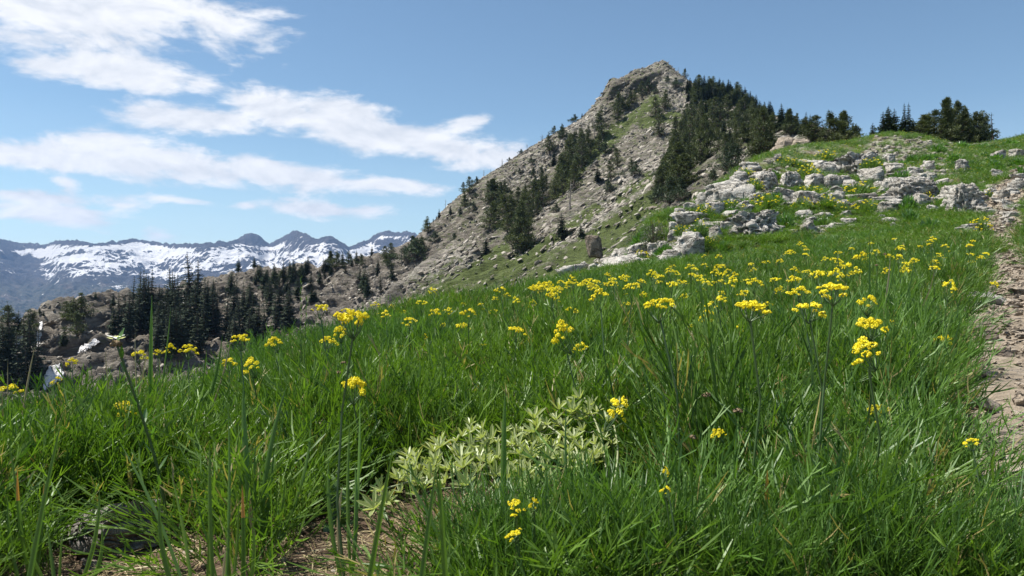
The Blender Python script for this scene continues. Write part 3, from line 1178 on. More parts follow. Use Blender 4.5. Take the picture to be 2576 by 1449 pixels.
random.seed(21)
G_SH, G_WD = 'firs on the summit shoulder', 'pines of the wood below the shoulder'
G_FACE = 'conifers on the open rock face'
L_FACE = 'dark pine among the loose clumps on the open rock face'
L_CLUMP = 'dark pine in the large shadowy clump low on the rock face'
L_EDGE = 'small conifer growing on the left skyline of the mountain'
L_UP = 'dark pine in the clump under the summit cliff'
for row in [
    ('pine', 205, 1010, 140, 'bushy dark pine lowest on the left skyline of the mountain', None, 1.1),
    ('bush', 60, 1240, 200, 'wide dark conifer bush below the lowest skyline pine', None, .8),
    ('pine', 140, 1200, 130, L_FACE, G_FACE, 1.2), ('bush', 270, 1100, 100, L_FACE.replace('pine', 'bush'), G_FACE, 1),
    ('fir', 312, 870, 85, L_EDGE, 'skyline conifers', 1), ('fir', 285, 890, 45, L_EDGE, 'skyline conifers', 1), ('fir', 255, 905, 35, L_EDGE, 'skyline conifers', 1),
    ('snag', 372, 775, 80, 'bare dead tree standing low on the left skyline', None, 1), ('pine', 600, 640, 150, 'tallest dark pine standing on the middle of the left skyline', None, .9),
    ('pine', 540, 625, 85, L_EDGE, 'skyline conifers', 1.1), ('bush', 670, 540, 60, L_EDGE.replace('conifer', 'bush'), 'skyline conifers', 1),
    ('snag', 740, 490, 75, 'stubby dead trunk with upright bare prongs on the skyline', None, 1.5),
    ('snag', 800, 440, 40, 'short thin dead stick on the skyline', None, 1), ('snag', 910, 390, 85, 'bare branching dead tree halfway up the skyline', None, 1.6),
    ('snag', 1150, 245, 75, 'straight dead trunk alone against the cloud on the skyline', None, 1.2), ('snag', 1285, 190, 105, 'crooked dead tree leaning out from the upper skyline', None, 1.8),
    ('bush', 1090, 255, 40, L_EDGE.replace('conifer', 'bush'), 'skyline conifers', 1), ('bush', 980, 310, 30, L_EDGE.replace('conifer', 'bush'), 'skyline conifers', 1),
    ('pine', 1360, 245, 180, 'tall pine just below the upper skyline beside a crooked dead tree', None, .8), ('pine', 1480, 115, 110, L_EDGE, 'skyline conifers', 1.1),
    ('pine', 1400, 30, 70, L_EDGE, 'skyline conifers', 1.2),
    ('pine', 560, 765, 140, L_FACE, G_FACE, 1.1), ('bush', 640, 800, 80, L_FACE.replace('pine', 'bush'), G_FACE, .8), ('fir', 515, 850, 95, L_FACE.replace('pine', 'fir'), G_FACE, 1.1),
    ('fir', 420, 830, 80, L_FACE.replace('pine', 'fir'), G_FACE, 1.1), ('snag', 710, 685, 110, 'thin dead trunk beside the wide pine on the open rock face', None, 1),
    ('bigpine', 830, 720, 200, 'wide spreading dark pine on the left of the open rock face', None, 1.1), ('pine', 905, 720, 180, L_FACE, G_FACE, 1.0),
    ('pine', 785, 985, 235, L_CLUMP, 'pines of the low clump', 1.1), ('pine', 835, 900, 180, L_CLUMP, 'pines of the low clump', 1.1), ('pine', 960, 880, 230, L_CLUMP, 'pines of the low clump', 1.1),
    ('pine', 1060, 760, 160, L_CLUMP, 'pines of the low clump', 1), ('pine', 1110, 800, 180, L_CLUMP, 'pines of the low clump', 1.1),
    ('bigpine', 1085, 1180, 410, 'tallest dark pine at the foot of the open face, with a black shadow beside it', None, .62),
    ('pine', 1200, 770, 250, L_CLUMP, 'pines of the low clump', 1), ('pine', 1300, 775, 270, L_CLUMP, 'pines of the low clump', .9), ('pine', 1010, 860, 190, L_CLUMP, 'pines of the low clump', 1.1),
    ('pine', 1150, 880, 200, L_CLUMP, 'pines of the low clump', 1.1), ('pine', 960, 1010, 170, L_CLUMP, 'pines of the low clump', 1.1), ('bush', 1060, 960, 150, L_CLUMP.replace('pine', 'bush'), 'pines of the low clump', .9),
    ('bush', 1225, 560, 90, L_FACE.replace('pine', 'bush'), G_FACE, .7), ('pine', 1325, 600, 120, L_FACE, G_FACE, 1.1), ('fir', 1400, 375, 130, L_FACE.replace('pine', 'fir'), G_FACE, 1.3),
    ('pine', 1420, 625, 150, L_FACE, G_FACE, 1.1), ('pine', 1560, 330, 230, L_FACE, G_FACE, .9), ('pine', 1665, 385, 300, L_FACE, G_FACE, .7), ('pine', 1520, 565, 300, L_FACE, G_FACE, .9),
    ('pine', 1590, 620, 260, L_FACE, G_FACE, .9), ('pine', 1480, 450, 180, L_FACE, G_FACE, 1.1), ('pine', 1620, 500, 200, L_FACE, G_FACE, 1.1),
    ('snag', 1545, 800, 270, 'tall bare dead tree with many branches in the middle of the face', None, 1.1),
    ('fir', 1480, 1070, 230, 'lone dark conifer on the green slope right of the tallest pine', None, 1.5), ('fir', 760, 1215, 150, 'small dark fir alone on the green slope left of the tallest pine', None, 1.6),
    ('bush', 450, 1085, 70, 'low dark bush on the ledge above the black overhang', None, 1.1), ('bush', 1430, 800, 70, 'round grey bush beside the bare branching dead tree', None, .9),
    ('fir', 1660, 1055, 130, L_FACE.replace('pine', 'fir'), G_FACE, 1.2), ('bush', 1210, 470, 80, L_FACE.replace('pine', 'bush'), G_FACE, .6), ('bush', 1285, 490, 100, L_FACE.replace('pine', 'bush'), G_FACE, .5),
    ('bush', 1190, 345, 50, L_FACE.replace('pine', 'bush'), G_FACE, 1), ('bush', 1075, 440, 45, L_FACE.replace('pine', 'bush'), G_FACE, 1), ('bush', 660, 665, 40, L_FACE.replace('pine', 'bush'), G_FACE, 1),
]:
    k, X, Y, h, lab, g, wd = row
    u, v = zone_a(X, Y)
    mtn_tree(k, u, v, h * .2646, lab, g, wd)
for row in [
    ('bush', 845, 390, 130, 'upright dark bush against the pale rock under the summit', None, .5), ('pine', 790, 445, 140, L_UP, 'pines under the summit cliff', .9),
    ('pine', 690, 515, 120, L_UP, 'pines under the summit cliff', 1.1), ('pine', 570, 600, 190, L_UP, 'pines under the summit cliff', 1), ('pine', 560, 670, 150, L_UP, 'pines under the summit cliff', 1.1),
    ('pine', 720, 470, 90, L_UP, 'pines under the summit cliff', 1.1), ('pine', 610, 560, 110, L_UP, 'pines under the summit cliff', 1.2), ('pine', 660, 560, 90, L_UP, 'pines under the summit cliff', 1.2),
    ('bush', 1035, 300, 55, 'round dark bush just below the summit rocks', None, 1), ('snag', 970, 320, 65, 'short dead trunk just below the summit rocks', None, 1),
    ('bush', 1105, 355, 85, 'wide dark bush at the right edge below the summit', None, 1.0), ('bush', 920, 410, 60, 'small low bush on the pale slope below the summit', None, 1),
    ('pine', 1005, 560, 170, 'upper of the three stacked pines on the green upper slope', None, 1.1), ('pine', 925, 650, 180, 'middle of the three stacked pines on the green upper slope', None, .8),
    ('pine', 955, 830, 250, 'lowest of the three stacked pines on the green upper slope', None, .65),
    ('pine', 410, 825, 260, L_FACE, G_FACE, .8), ('snag', 340, 845, 180, 'dark leaning dead trunk below the summit cliff', None, .8), ('bush', 30, 835, 120, L_EDGE.replace('conifer', 'bush'), 'skyline conifers', .6),
    ('bush', 150, 690, 75, 'dark bush on the skyline below the summit cliff', None, 1), ('fir', 222, 635, 40, L_EDGE, 'skyline conifers', 1.2),
    ('pine', 110, 935, 130, L_FACE, G_FACE, 1.2), ('pine', 215, 1085, 320, L_FACE, G_FACE, .7), ('pine', 160, 1060, 260, L_FACE, G_FACE, .8), ('pine', 275, 885, 150, L_FACE, G_FACE, 1),
    ('pine', 385, 950, 150, L_FACE, G_FACE, 1), ('bush', 440, 975, 100, L_FACE.replace('pine', 'bush'), G_FACE, .8), ('pine', 300, 1010, 160, L_FACE, G_FACE, 1), ('pine', 50, 1190, 180, L_FACE, G_FACE, 1.1),
    ('pine', 120, 1255, 180, L_FACE, G_FACE, 1.1), ('pine', 560, 1120, 170, 'pine standing above the round bush on the pale scree', None, .9), ('pine', 500, 1255, 180, 'pine standing left of the round bush on the pale scree', None, .8),
    ('bush', 480, 1335, 110, 'lowest dark bush on the pale scree', None, .6), ('pine', 690, 1130, 110, 'small pine behind the round bush on the pale scree', None, .9),
    ('bush', 720, 1200, 130, 'round olive bush on the pale scree', None, .9), ('fir', 370, 1250, 130, 'small dark fir left of the pale scree bushes', None, 1.5), ('bush', 340, 1015, 60, L_FACE.replace('pine', 'bush'), G_FACE, 1),
    ('bush', 520, 950, 50, L_FACE.replace('pine', 'bush'), G_FACE, 1),
    ('pine', 1110, 890, 240, 'tall pine at the left edge of the right-hand wood', None, .8), ('pine', 1190, 860, 190, 'pine with a black shadow at the edge of the right-hand wood', None, .9),
    ('bigpine', 1140, 1265, 340, 'very dark bushy pine on the spur above the limestone outcrop', None, 1.0), ('bush', 1050, 1240, 250, 'dark spreading bush left of the dark pine on the spur', None, .75),
    ('bigpine', 1210, 1310, 290, 'dark bushy pine right on the spur crest', None, 1.0), ('bush', 1050, 1455, 230, 'broad dark juniper-like bush lowest on the spur', None, .85),
    ('bush', 950, 1450, 150, 'small dark bush at the left foot of the spur', None, .9), ('bush', 1160, 1440, 200, 'dark bush in the shade at the right foot of the spur', None, .8),
    ('pine', 1200, 232, 80, 'first small fir right of the summit against the sky', None, 1), ('snag', 1140, 192, 55, 'thin leaning dead trunk right of the summit', None, .8),
]:
    k, X, Y, h, lab, g, wd = row
    u, v = zone_b(X, Y)
    mtn_tree(k, u, v, h * .2646, lab, g, wd)
for (X, Y, h) in [(1130, 700, 150), (1250, 700, 170), (1000, 800, 170), (880, 820, 160), (1160, 960, 170), (1240, 840, 160), (1400, 690, 150), (1490, 640, 200), (1550, 480, 180), (1450, 540, 170),
                  (930, 640, 130), (780, 640, 110), (860, 640, 120), (1060, 1060, 200)]:
    u, v = zone_a(X, Y)
    mtn_tree('pine', u, v, h * .2646, L_CLUMP if X < 1350 else L_FACE, 'pines of the low clump' if X < 1350 else G_FACE, .95)
L_SH = 'dark fir in the dense stand on the shoulder right of the summit'
G_SH = 'firs on the summit shoulder'
SH_TOP = [(480, 20), (640, -25), (830, 5), (920, 25), (985, 75), (1050, 85), (1110, 130), (1160, 195), (1220, 240), (1280, 235), (1340, 320), (1400, 290), (1480, 340), (1550, 390)]
for i in range(78):
    X = 500 + (1330 - 500) * ((i * .618) % 1)
    top = np.interp(X, [a for a, _ in SH_TOP], [b for _, b in SH_TOP])
    row = i % 4
    h = rnd(135, 190) * (1 - .08 * row)
    Y = top + h + row * rnd(38, 55) - 8 + rnd(0, 25)
    u, v = zone_c(X, Y)
    mtn_tree('fir' if random.random() < .8 else 'pine', u, v, h * .2646, L_SH if row else 'dark fir on the shoulder right of the summit, tip against the sky', G_SH if row else 'skyline ' + G_SH, 1.25)
L_WD = 'mid-green pine in the open wood below the shoulder firs'
G_WD = 'pines of the wood below the shoulder'
for i in range(50):
    X = 545 + (1320 - 545) * ((i * .618 + .3) % 1)
    lo = np.interp(X, [545, 700, 900, 1050, 1320], [560, 760, 800, 720, 690])
    Y = rnd(360, lo)
    u, v = zone_c(X, Y)
    mtn_tree('pine' if random.random() < .8 else 'fir', u, v, rnd(170, 240) * .2646, L_WD, G_WD, rnd(.8, 1.1))
for row in [
    ('bigpine', 660, 830, 400, 'large sunlit green pine in front of the wood, tallest there', None, .62), ('bigpine', 1210, 770, 420, 'large ragged pine with a pale split trunk in front of the wood', None, .55),
    ('bush', 960, 880, 220, 'dark bush just above the tilted limestone slab', None, .75), ('bush', 870, 910, 250, 'spreading dark bush left above the tilted limestone slab', None, .6),
    ('pine', 1150, 790, 200, 'small pine behind the rounded grey rock at the outcrop top', None, .9), ('bush', 740, 1050, 150, 'brownish low bush left of the tilted limestone slab', None, .8),
    ('fir', 1370, 530, 190, 'fir left in the dark group above the pale bluff', None, 1.2), ('fir', 1405, 520, 240, 'tallest fir of the dark group above the pale bluff', None, 1.1),
    ('fir', 1445, 530, 200, 'fir in the middle of the dark group above the pale bluff', None, 1.2), ('bigpine', 1480, 560, 220, 'wide dark pine of the group above the pale bluff', None, .8),
    ('bigpine', 1540, 570, 190, 'wide dark pine right in the group above the pale bluff', None, .8), ('fir', 1612, 570, 205, 'fir standing right of the pale bluff', None, 1.1),
    ('fir', 1660, 590, 200, 'second fir right of the pale bluff', None, 1.1), ('pine', 1700, 600, 190, 'dark pine beside the rounded skyline pine', None, 1.1),
    ('bush', 1400, 745, 75, 'low brown-green bush under the pale bluff', None, 1.1), ('bush', 1700, 640, 60, 'low olive shrub at the foot of the skyline trees', None, 1.3),
]:
    k, X, Y, h, lab, g, wd = row
    u, v = zone_c(X, Y)
    mtn_tree(k, u, v, h * .2646, lab, g, wd)
for (X, Y, h) in [(500, 470, 190), (470, 560, 210), (520, 640, 230), (440, 660, 220), (490, 740, 240), (400, 760, 220), (470, 830, 250), (360, 850, 230), (430, 920, 250), (330, 950, 240), (520, 900, 230), (280, 1030, 230),
                  (400, 1030, 250), (230, 1120, 220), (340, 1130, 230), (560, 820, 220)]:
    u, v = zone_c(X, Y)
    mtn_tree('pine' if Y < 750 else 'bigpine', u, v, h * .2646, 'very dark pine in the diagonal band down the spur edge', 'pines of the diagonal spur band', .8 if Y < 750 else .62)
# skyline trees behind the grassy hump
for row in [
    ('bigpine', 70, 570, 350, 'broad rounded dark pine left of the grassy hump', None, .85, 95), ('pine', -45, 560, 260, 'dark pine touching the left side of the rounded skyline pine', None, 1.1, 96),
    ('pine', 170, 570, 200, 'low dark pine touching the right side of the rounded skyline pine', None, 1.2, 97), ('fir', 355, 440, 95, 'tiny lone fir on the slope of the grassy hump', None, 1.1, 70),
    ('fir', 465, 455, 225, 'leftmost fir of the tight group behind the grassy hump', None, 1.2, 72), ('fir', 505, 440, 262, 'tall fir second in the tight group behind the grassy hump', None, 1.1, 73),
    ('fir', 540, 440, 262, 'tall fir third in the tight group behind the grassy hump', None, 1.1, 72), ('fir', 582, 450, 255, 'rightmost fir of the tight group behind the grassy hump', None, 1.2, 73),
    ('fir', 690, 470, 335, 'left of the twin dark spires on the skyline', None, .62, 74), ('fir', 738, 475, 337, 'right of the twin dark spires on the skyline', None, .66, 74),
    ('fir', 655, 460, 170, 'short fir at the left foot of the twin spires', None, 1.3, 74), ('fir', 780, 480, 180, 'short fir at the right foot of the twin spires', None, 1.4, 75),
    ('pine', 880, 500, 240, 'dark bushy pine between the twin spires and the biggest pine', None, 1.1, 75), ('pine', 830, 490, 160, 'low pine right beside the twin spires', None, 1.3, 74),
    ('pine', 965, 520, 270, 'pine close against the left of the biggest skyline pine', None, 1.0, 76), ('bigpine', 1130, 600, 512, 'biggest pine on the skyline, tall with a broken rounded top', None, .62, 77),
    ('bigpine', 1245, 600, 470, 'tall dense pine right against the biggest skyline pine', None, .50, 78), ('bigpine', 1340, 600, 400, 'wide dark pine with gaps of sky in its crown', None, .6, 78),
    ('bigpine', 1450, 590, 350, 'spreading pine with bare twigs at its right-hand top', None, .7, 79), ('pine', 1050, 590, 270, 'lower sunlit pine in front of the biggest skyline pine', None, 1.1, 75),
    ('bush', 1500, 585, 200, 'low dark bush at the right end of the big pine group', None, .8, 78), ('thin', 1610, 540, 305, 'thin sparse fir with bare lower trunk alone on the skyline', None, 1.2, 76),
    ('snag', 1650, 525, 100, 'short dead stick right of the thin sparse fir', None, .6, 76), ('snag', 1845, 510, 55, 'tiny dead stick at the far right of the skyline', None, .6, 76),
]:
    k, X, Y, h, lab, g, wd, yy = row
    u, v = zone_d(X, Y)
    x = (u - CU) / F * yy
    z = (CV - v) / F * yy
    zg = float(hill([x], [yy])[0])
    zg = max(zg, float(mtn([x], [yy])[0]) if yy > 90 else -99)
    top = (CV - (v - h * .2426)) / F * yy
    plant_tree(k, (x, yy, zg), max(top - zg, .5), lab, g, wd * (1.12 if 'pine' in k else 1.15))

random.seed(34)
for (u, v, h, wd, yy) in [(2085, 352, 70, 1.2, 97), (2050, 356, 66, 1.2, 98), (2345, 352, 74, 1.2, 77), (2398, 356, 100, .8, 80), (2430, 358, 92, .8, 80), (2466, 358, 84, .9, 80), (2320, 350, 60, 1.4, 76), (2030, 352, 60, 1.2, 99)]:
    x = (u - CU) / F * yy
    zg = max(float(hill([x], [yy])[0]), float(mtn([x], [yy])[0]) if yy > 90 else -99)
    plant_tree('pine', (x, yy, zg), max((CV - v + h) / F * yy - zg, .5), 'dark pine filling in the tree line behind the grassy hump', 'pines of the right skyline', wd)

# the lower ridge
random.seed(33)
L_R1 = 'slender dark fir on the lower ridge'
L_R2 = 'small scattered fir on the brown slope of the lower ridge'
L_R3 = 'small conifer on the crest of the lower ridge'


def in_poly(u, v, poly):
    c = False
    for (a, b), (d, e) in zip(poly, poly[1:] + poly[:1]):
        if (b > v) != (e > v) and u < (d - a) * (v - b) / (e - b) + a:
            c = not c
    return c


def fill(poly, n, kinds, h0, h1, label, group, wide=1.0):
    us, vs = [p[0] for p in poly], [p[1] for p in poly]
    k = 0
    while k < n:
        u, v = rnd(min(us), max(us)), rnd(min(vs), max(vs))
        if in_poly(u, v, poly):
            sd = '' if label != L_R1 else (', left of the square snow patch' if u < 415 else ', right of the square snow patch')
            mtn_tree(random.choice(kinds), u, v, rnd(h0, h1), label + sd, group + sd, wide * rnd(.85, 1.2))
            k += 1


fill([(312, 790), (400, 770), (500, 770), (560, 830), (500, 900), (390, 905), (310, 850)], 58, ['spire'], 78, 138, L_R1, 'firs of the dense ridge stand', 1.25)
fill([(560, 800), (700, 790), (740, 840), (640, 880), (560, 870)], 24, ['spire'], 65, 115, L_R1.replace('slender', 'slender scattered'), 'firs of the loose ridge stand', 1.4)
fill([(490, 735), (640, 700), (800, 690), (800, 760), (600, 790), (500, 770)], 26, ['spire', 'spire', 'fir'], 30, 66, L_R2, 'scattered ridge firs', 1.35)
fill([(640, 700), (860, 665), (880, 690), (700, 720)], 20, ['spire', 'fir', 'pine'], 22, 40, L_R2.replace('brown slope', 'upper brown slope'), 'scattered upper ridge firs', 1.4)
for (u, v, h, k) in [(832, 662, 32, 'bigpine'), (846, 680, 48, 'pine'), (862, 672, 40, 'fir'), (876, 668, 36, 'pine'), (884, 672, 30, 'fir'), (896, 662, 34, 'fir'), (910, 668, 30, 'pine'),
                     (935, 645, 28, 'fir'), (968, 655, 36, 'pine'), (975, 675, 40, 'pine'), (985, 650, 40, 'pine'), (1045, 660, 55, 'bush'), (1060, 640, 40, 'pine'), (905, 705, 40, 'spire'),
                     (945, 720, 45, 'snag'), (950, 690, 40, 'fir'), (958, 738, 50, 'spire'), (915, 738, 70, 'fir'), (925, 745, 60, 'fir'), (988, 705, 48, 'fir'), (1010, 665, 45, 'snag'), (805, 715, 40, 'fir'),
                     (770, 690, 40, 'fir'), (730, 700, 35, 'pine'), (600, 680, 38, 'fir'), (640, 675, 30, 'fir')]:
    mtn_tree(k, u, v, h, L_R3 if k != 'snag' else 'thin dead trunk on the lower ridge', 'ridge crest trees', 1.1)
for (u, v, h, k, lab) in [
    (12, 965, 170, 'spire', None), (30, 950, 190, 'spire', None), (48, 975, 150, 'spire', None), (0, 900, 130, 'spire', None), (22, 860, 90, 'pine', None), (42, 850, 70, 'fir', None),
    (72, 850, 75, 'pine', None), (66, 900, 110, 'spire', None), (80, 930, 150, 'spire', None), (92, 965, 140, 'spire', None), (70, 985, 130, 'spire', None),
    (185, 810, 62, 'pine', 'large dark pine on the left of the grey cliff top'), (205, 800, 66, 'pine', 'tall dark pine beside the large pine on the grey cliff'),
    (192, 845, 60, 'pine', 'lower dark pine on the face of the grey cliff'), (170, 800, 45, 'pine', 'small dark pine left of the pair on the grey cliff'), (160, 870, 48, 'fir', 'small fir on the bare grey slab'),
    (240, 752, 22, 'fir', 'tiny fir on the grey cliff crest'), (285, 770, 30, 'fir', 'small fir on the blocky buttress'), (288, 840, 70, 'fir', 'fir against the rounded grey buttress'), (300, 825, 90, 'spire', 'narrow fir at the edge of the dense stand'),
    (100, 790, 18, 'fir', 'tiny fir at the left end of the cliff crest'), (110, 795, 14, 'fir', 'smallest fir at the left end of the cliff crest')]:
    mtn_tree(k, u, v, h, lab or 'dark fir in the group on the far left cliff', None if lab else 'firs on the left cliff', 1.2)


# ------------------------------------------------------------------ rocks
def ico(sub):
    import bmesh
    bm = bmesh.new()
    bmesh.ops.create_icosphere(bm, subdivisions=sub, radius=1.0)
    V = np.array([v.co[:] for v in bm.verts])
    Fc = [tuple(v.index for v in f.verts) for f in bm.faces]
    bm.free()
    return V, Fc


ICO = {k: ico(k) for k in (1, 2, 3, 4, 5)}


def rock_mesh(name, seed, mat, sub=4, box=.55, cuts=9, rough=.10, pit=.05, slab=0.0, freq=1.0, smooth=True):
    """unit boulder: x, y in -0.5..0.5, z in 0..1"""
    r = np.random.default_rng(seed)
    V, Fc = ICO[sub]
    P = V.copy()
    e = 1 - box * .75
    P = np.sign(P) * np.abs(P) ** e
    P /= np.abs(P).max(0)
    for _ in range(cuts):
        n = r.normal(size=3) * np.array([1, 1, .8])
        n /= np.linalg.norm(n)
        d = r.uniform(.55, .92)
        k = P @ n - d * np.abs(n).sum() * .72
        P = P - np.outer(np.maximum(k, 0), n)
    o = r.uniform(-50, 50, 3)
    N = V / np.linalg.norm(V, axis=1)[:, None]
    q = P * np.array([1, 1, 1 + slab]) * freq
    disp = rough * fbm(q * 1.3 + o, 3) + rough * .7 * (ridged(q * 2.3 + o, 3) - .75) + pit * np.minimum(0, fbm(q * 5.0 + o, 2)) * 1.3
    if slab:
        s = P[:, 2] * (3.0 + slab) + .6 * fbm(P * 1.2 + o, 2)
        disp += .045 * np.tanh(4 * np.sin(s * 3.1))
    P = P + N * disp[:, None]
    lo, hi = P.min(0), P.max(0)
    P = (P - lo) / (hi - lo)
    P[:, :2] -= .5
    mb = MB()
    mb.add([tuple(p) for p in P], Fc)
    return mb.mesh(name, [mat], smooth)


ROCKS = [rock_mesh('limestone_boulder', 500 + i, M['limestone'], 4, .62 + .08 * (i % 4), 13 + i % 5, .20, .16, .6, 1.45) for i in range(12)]
SLABS = [rock_mesh('limestone_slab', 540 + i, M['limestone'], 4, .85, 11, .15, .14, 1.5, 1.4) for i in range(4)]
HOLED = [rock_mesh('pitted_limestone', 560 + i, M['limestone'], 5, .4, 6, .20, .34, 0, 1.7) for i in range(4)]


def place_rock(me, name, u0, v0, u1, v1, label, cat='rock', group=None, yaw=None, deep=.85, sink=.20, tilt=0.0, fn=hill, y1=90.0, raise_=0.0):
    uc = (u0 + u1) / 2
    p = hit(uc, v1 + raise_, fn, 1.0, y1)
    if raise_:
        p = np.array([(uc - CU) / F * p[1], p[1], (CV - v1) / F * p[1]])
    w = (u1 - u0) * p[1] / F
    h = (v1 - v0) * p[1] / F * (1 + sink)
    ya = rnd(-.35, .35) if yaw is None else yaw
    d = w * deep
    o = put(name, me, (p[0], p[1] + d * .30, p[2] - sink * h), (rnd(-.05, .05), tilt, ya + (math.pi if random.random() < .5 and not tilt else 0)), (w * 1.04, d, h))
    FOOT.append((p[0], p[1] + d * .3, max(w, d) * .5))
    return tag(o, label, cat, group)


FOOT = []
random.seed(55)
R, S, H_ = ROCKS, SLABS, HOLED
for (me, u0, v0, u1, v1, lab) in [
    (R[0], 1697, 578, 1777, 660, 'big upright grey-white boulder capped by a green flowering cushion'),
    (S[0], 1695, 529, 1786, 568, 'flat-topped white slab above the upright boulder'),
    (H_[0], 1826, 522, 1966, 600, 'widest pale limestone boulder in the middle of the outcrop front'),
    (R[1], 1786, 562, 1826, 610, 'narrow upright limestone block between the two big front boulders'),
    (R[2], 1657, 624, 1722, 672, 'rounded pale boulder at the meadow edge under the upright boulder'),
    (R[3], 1700, 640, 1726, 668, 'small block wedged at the foot of the upright boulder'),
    (R[4], 1579, 604, 1656, 642, 'cracked limestone block below the grey sage bush'),
    (R[5], 1533, 584, 1598, 628, 'pale wedge-shaped boulder left of the grey sage bush'),
    (R[6], 1483, 618, 1540, 654, 'small limestone rock left in the lower outcrop'),
    (S[1], 1514, 636, 1640, 692, 'long sloping limestone ledge along the lower meadow edge'),
    (S[2], 1405, 655, 1492, 704, 'lowest limestone ledge, at the left end of the outcrop'),
    (R[8], 1437, 652, 1475, 675, 'small dull rock above the lowest limestone ledge'),
    (S[3], 1796, 438, 1918, 508, 'large tilted grey slab at the upper left of the outcrop'),
    (R[7], 1867, 402, 1918, 434, 'rounded grey rock at the left top of the outcrop'),
    (R[9], 1945, 386, 1968, 406, 'small upright rock standing on the outcrop top'),
    (H_[1], 1912, 424, 1974, 480, 'pitted dark-seamed rock right of the tilted slab'),
    (H_[2], 1970, 426, 2020, 476, 'tall pitted rock in the upper middle of the outcrop'),
    (R[10], 2030, 431, 2083, 474, 'knobbly pale rock below the high cluster'),
    (H_[3], 2076, 434, 2122, 478, 'deeply cracked rock under the left of the high cluster'),
    (R[2], 2058, 402, 2120, 440, 'left rock of the highest limestone cluster'),
    (H_[0], 2100, 374, 2218, 442, 'broad rough rock crowning the highest limestone cluster'),
    (S[1], 2168, 414, 2242, 460, 'dark-sided slab at the right end of the highest cluster'),
    (S[2], 2232, 403, 2281, 436, 'lone white-topped block in the grass right of the highest cluster'),
    (H_[1], 2236, 436, 2384, 510, 'large fissured rock mass at the right of the outcrop'),
    (H_[2], 2400, 452, 2476, 544, 'upright holed rock beside the trail bend'),
    (R[11], 2378, 462, 2420, 500, 'rounded pale rock left of the holed rock'),
    (R[3], 1948, 468, 2008, 510, 'white block pair under the pitted rocks'),
    (R[5], 2004, 476, 2072, 514, 'pale block with flowers growing at its foot'),
    (R[6], 2086, 466, 2136, 496, 'low pale rock among cushions in the upper middle'),
    (R[8], 2214, 502, 2270, 538, 'broken pale rock left below the large fissured mass'),
    (R[9], 2296, 484, 2356, 524, 'grey boulder tucked under the large fissured mass'),
    (R[10], 2000, 524, 2050, 556, 'shadowed grey rock right of the widest boulder'),
    (R[0], 2047, 532, 2094, 558, 'low rounded limestone rock in grass below the cushions'),
    (R[1], 2072, 556, 2128, 582, 'low jumbled limestone rock at the upper meadow edge'),
    (R[7], 2120, 546, 2158, 570, 'cream-coloured rock at the upper meadow edge'),
    (H_[3], 2222, 544, 2263, 570, 'small pitted rock alone in the upper meadow'),
    (S[0], 2315, 566, 2358, 584, 'half-buried flat stone in the upper meadow'),
    (R[4], 2380, 540, 2416, 562, 'pale pitted stone below the holed rock'),
    (S[3], 2410, 560, 2474, 596, 'elongated tan slab beside a grass clump near the trail'),
    (R[11], 1844, 504, 1895, 532, 'dark-cracked rock right under the tilted slab'),
    (R[2], 1760, 478, 1800, 520, 'small rock at the lower left corner of the tilted slab'),
    (R[6], 1722, 506, 1762, 532, 'pale flat rock left above the white slab'),
    (R[9], 1975, 575, 2010, 592, 'small rock at the right end of the widest boulder'),
    (S[1], 2300, 430, 2366, 452, 'flat grey stone lying in the grass above the fissured mass'),
    (R[5], 2545, 372, 2590, 398, 'white block at the right edge of the hillside'),
    (S[2], 2542, 434, 2600, 452, 'flat white stone at the right edge above the trail'),
    (R[0], 2205, 452, 2240, 472, 'small pale rock under the lone white-topped block'),
    (R[3], 2150, 500, 2185, 520, 'small pale rock between two cushions in the upper middle'),
    (R[10], 2280, 540, 2312, 556, 'low stone in grass right of the small pitted rock'),
]:
    nm = 'limestone_slab' if me in S else 'limestone_boulder'
    place_rock(me, nm, u0, v0, u1, v1, lab, tilt=(-.30 if 'tilted' in lab else (-.15 if 'sloping' in lab or 'lowest' in lab else 0)))
place_rock(rock_mesh('brown_boulder', 590, M['brown_rock'], 4, .7, 8, .10, .05), 'brown_boulder', 1472, 588, 1521, 642, 'dark brown square boulder behind the left end of the outcrop', raise_=22)
for k, (a, b, c, d, lab) in enumerate([(1956, 338, 2004, 384, 'left block of the pale bluff under the dark fir group'), (1990, 345, 2040, 384, 'right block of the pale bluff under the dark fir group'),
                                       (1940, 362, 1980, 398, 'lowest ledge of the pale bluff'), (2010, 362, 2062, 394, 'low pale rock right of the bluff')]):
    place_rock(rock_mesh('bluff_rock', 600 + k, M['tan_rock'], 4, .6, 7, .14, .08, 1.2), 'bluff_rock', a, b, c, d, lab, fn=mtn, y1=180, deep=.8)
random.seed(57)
for (a, b, c, d, q) in [(1822, 508, 1900, 534, 'left'), (1960, 500, 2060, 524, 'left'), (2060, 436, 2190, 470, 'right'), (2120, 478, 2210, 506, 'right'), (1930, 470, 2010, 496, 'left'), (1900, 560, 1990, 596, 'left'),
                        (2040, 560, 2110, 584, 'right'), (2190, 488, 2280, 516, 'right'), (2370, 490, 2420, 530, 'right'), (1560, 640, 1660, 672, 'left'), (1740, 548, 1830, 580, 'left'), (2000, 395, 2080, 418, 'right'),
                        (1880, 420, 1960, 446, 'left'), (2240, 420, 2330, 444, 'right')]:
    place_rock(random.choice(S), 'limestone_ledge', a, b, c, d, 'low embedded limestone ledge joining boulders in the ' + q + ' half of the outcrop', group='embedded ledges of the ' + q + ' half', sink=.45)
random.seed(56)
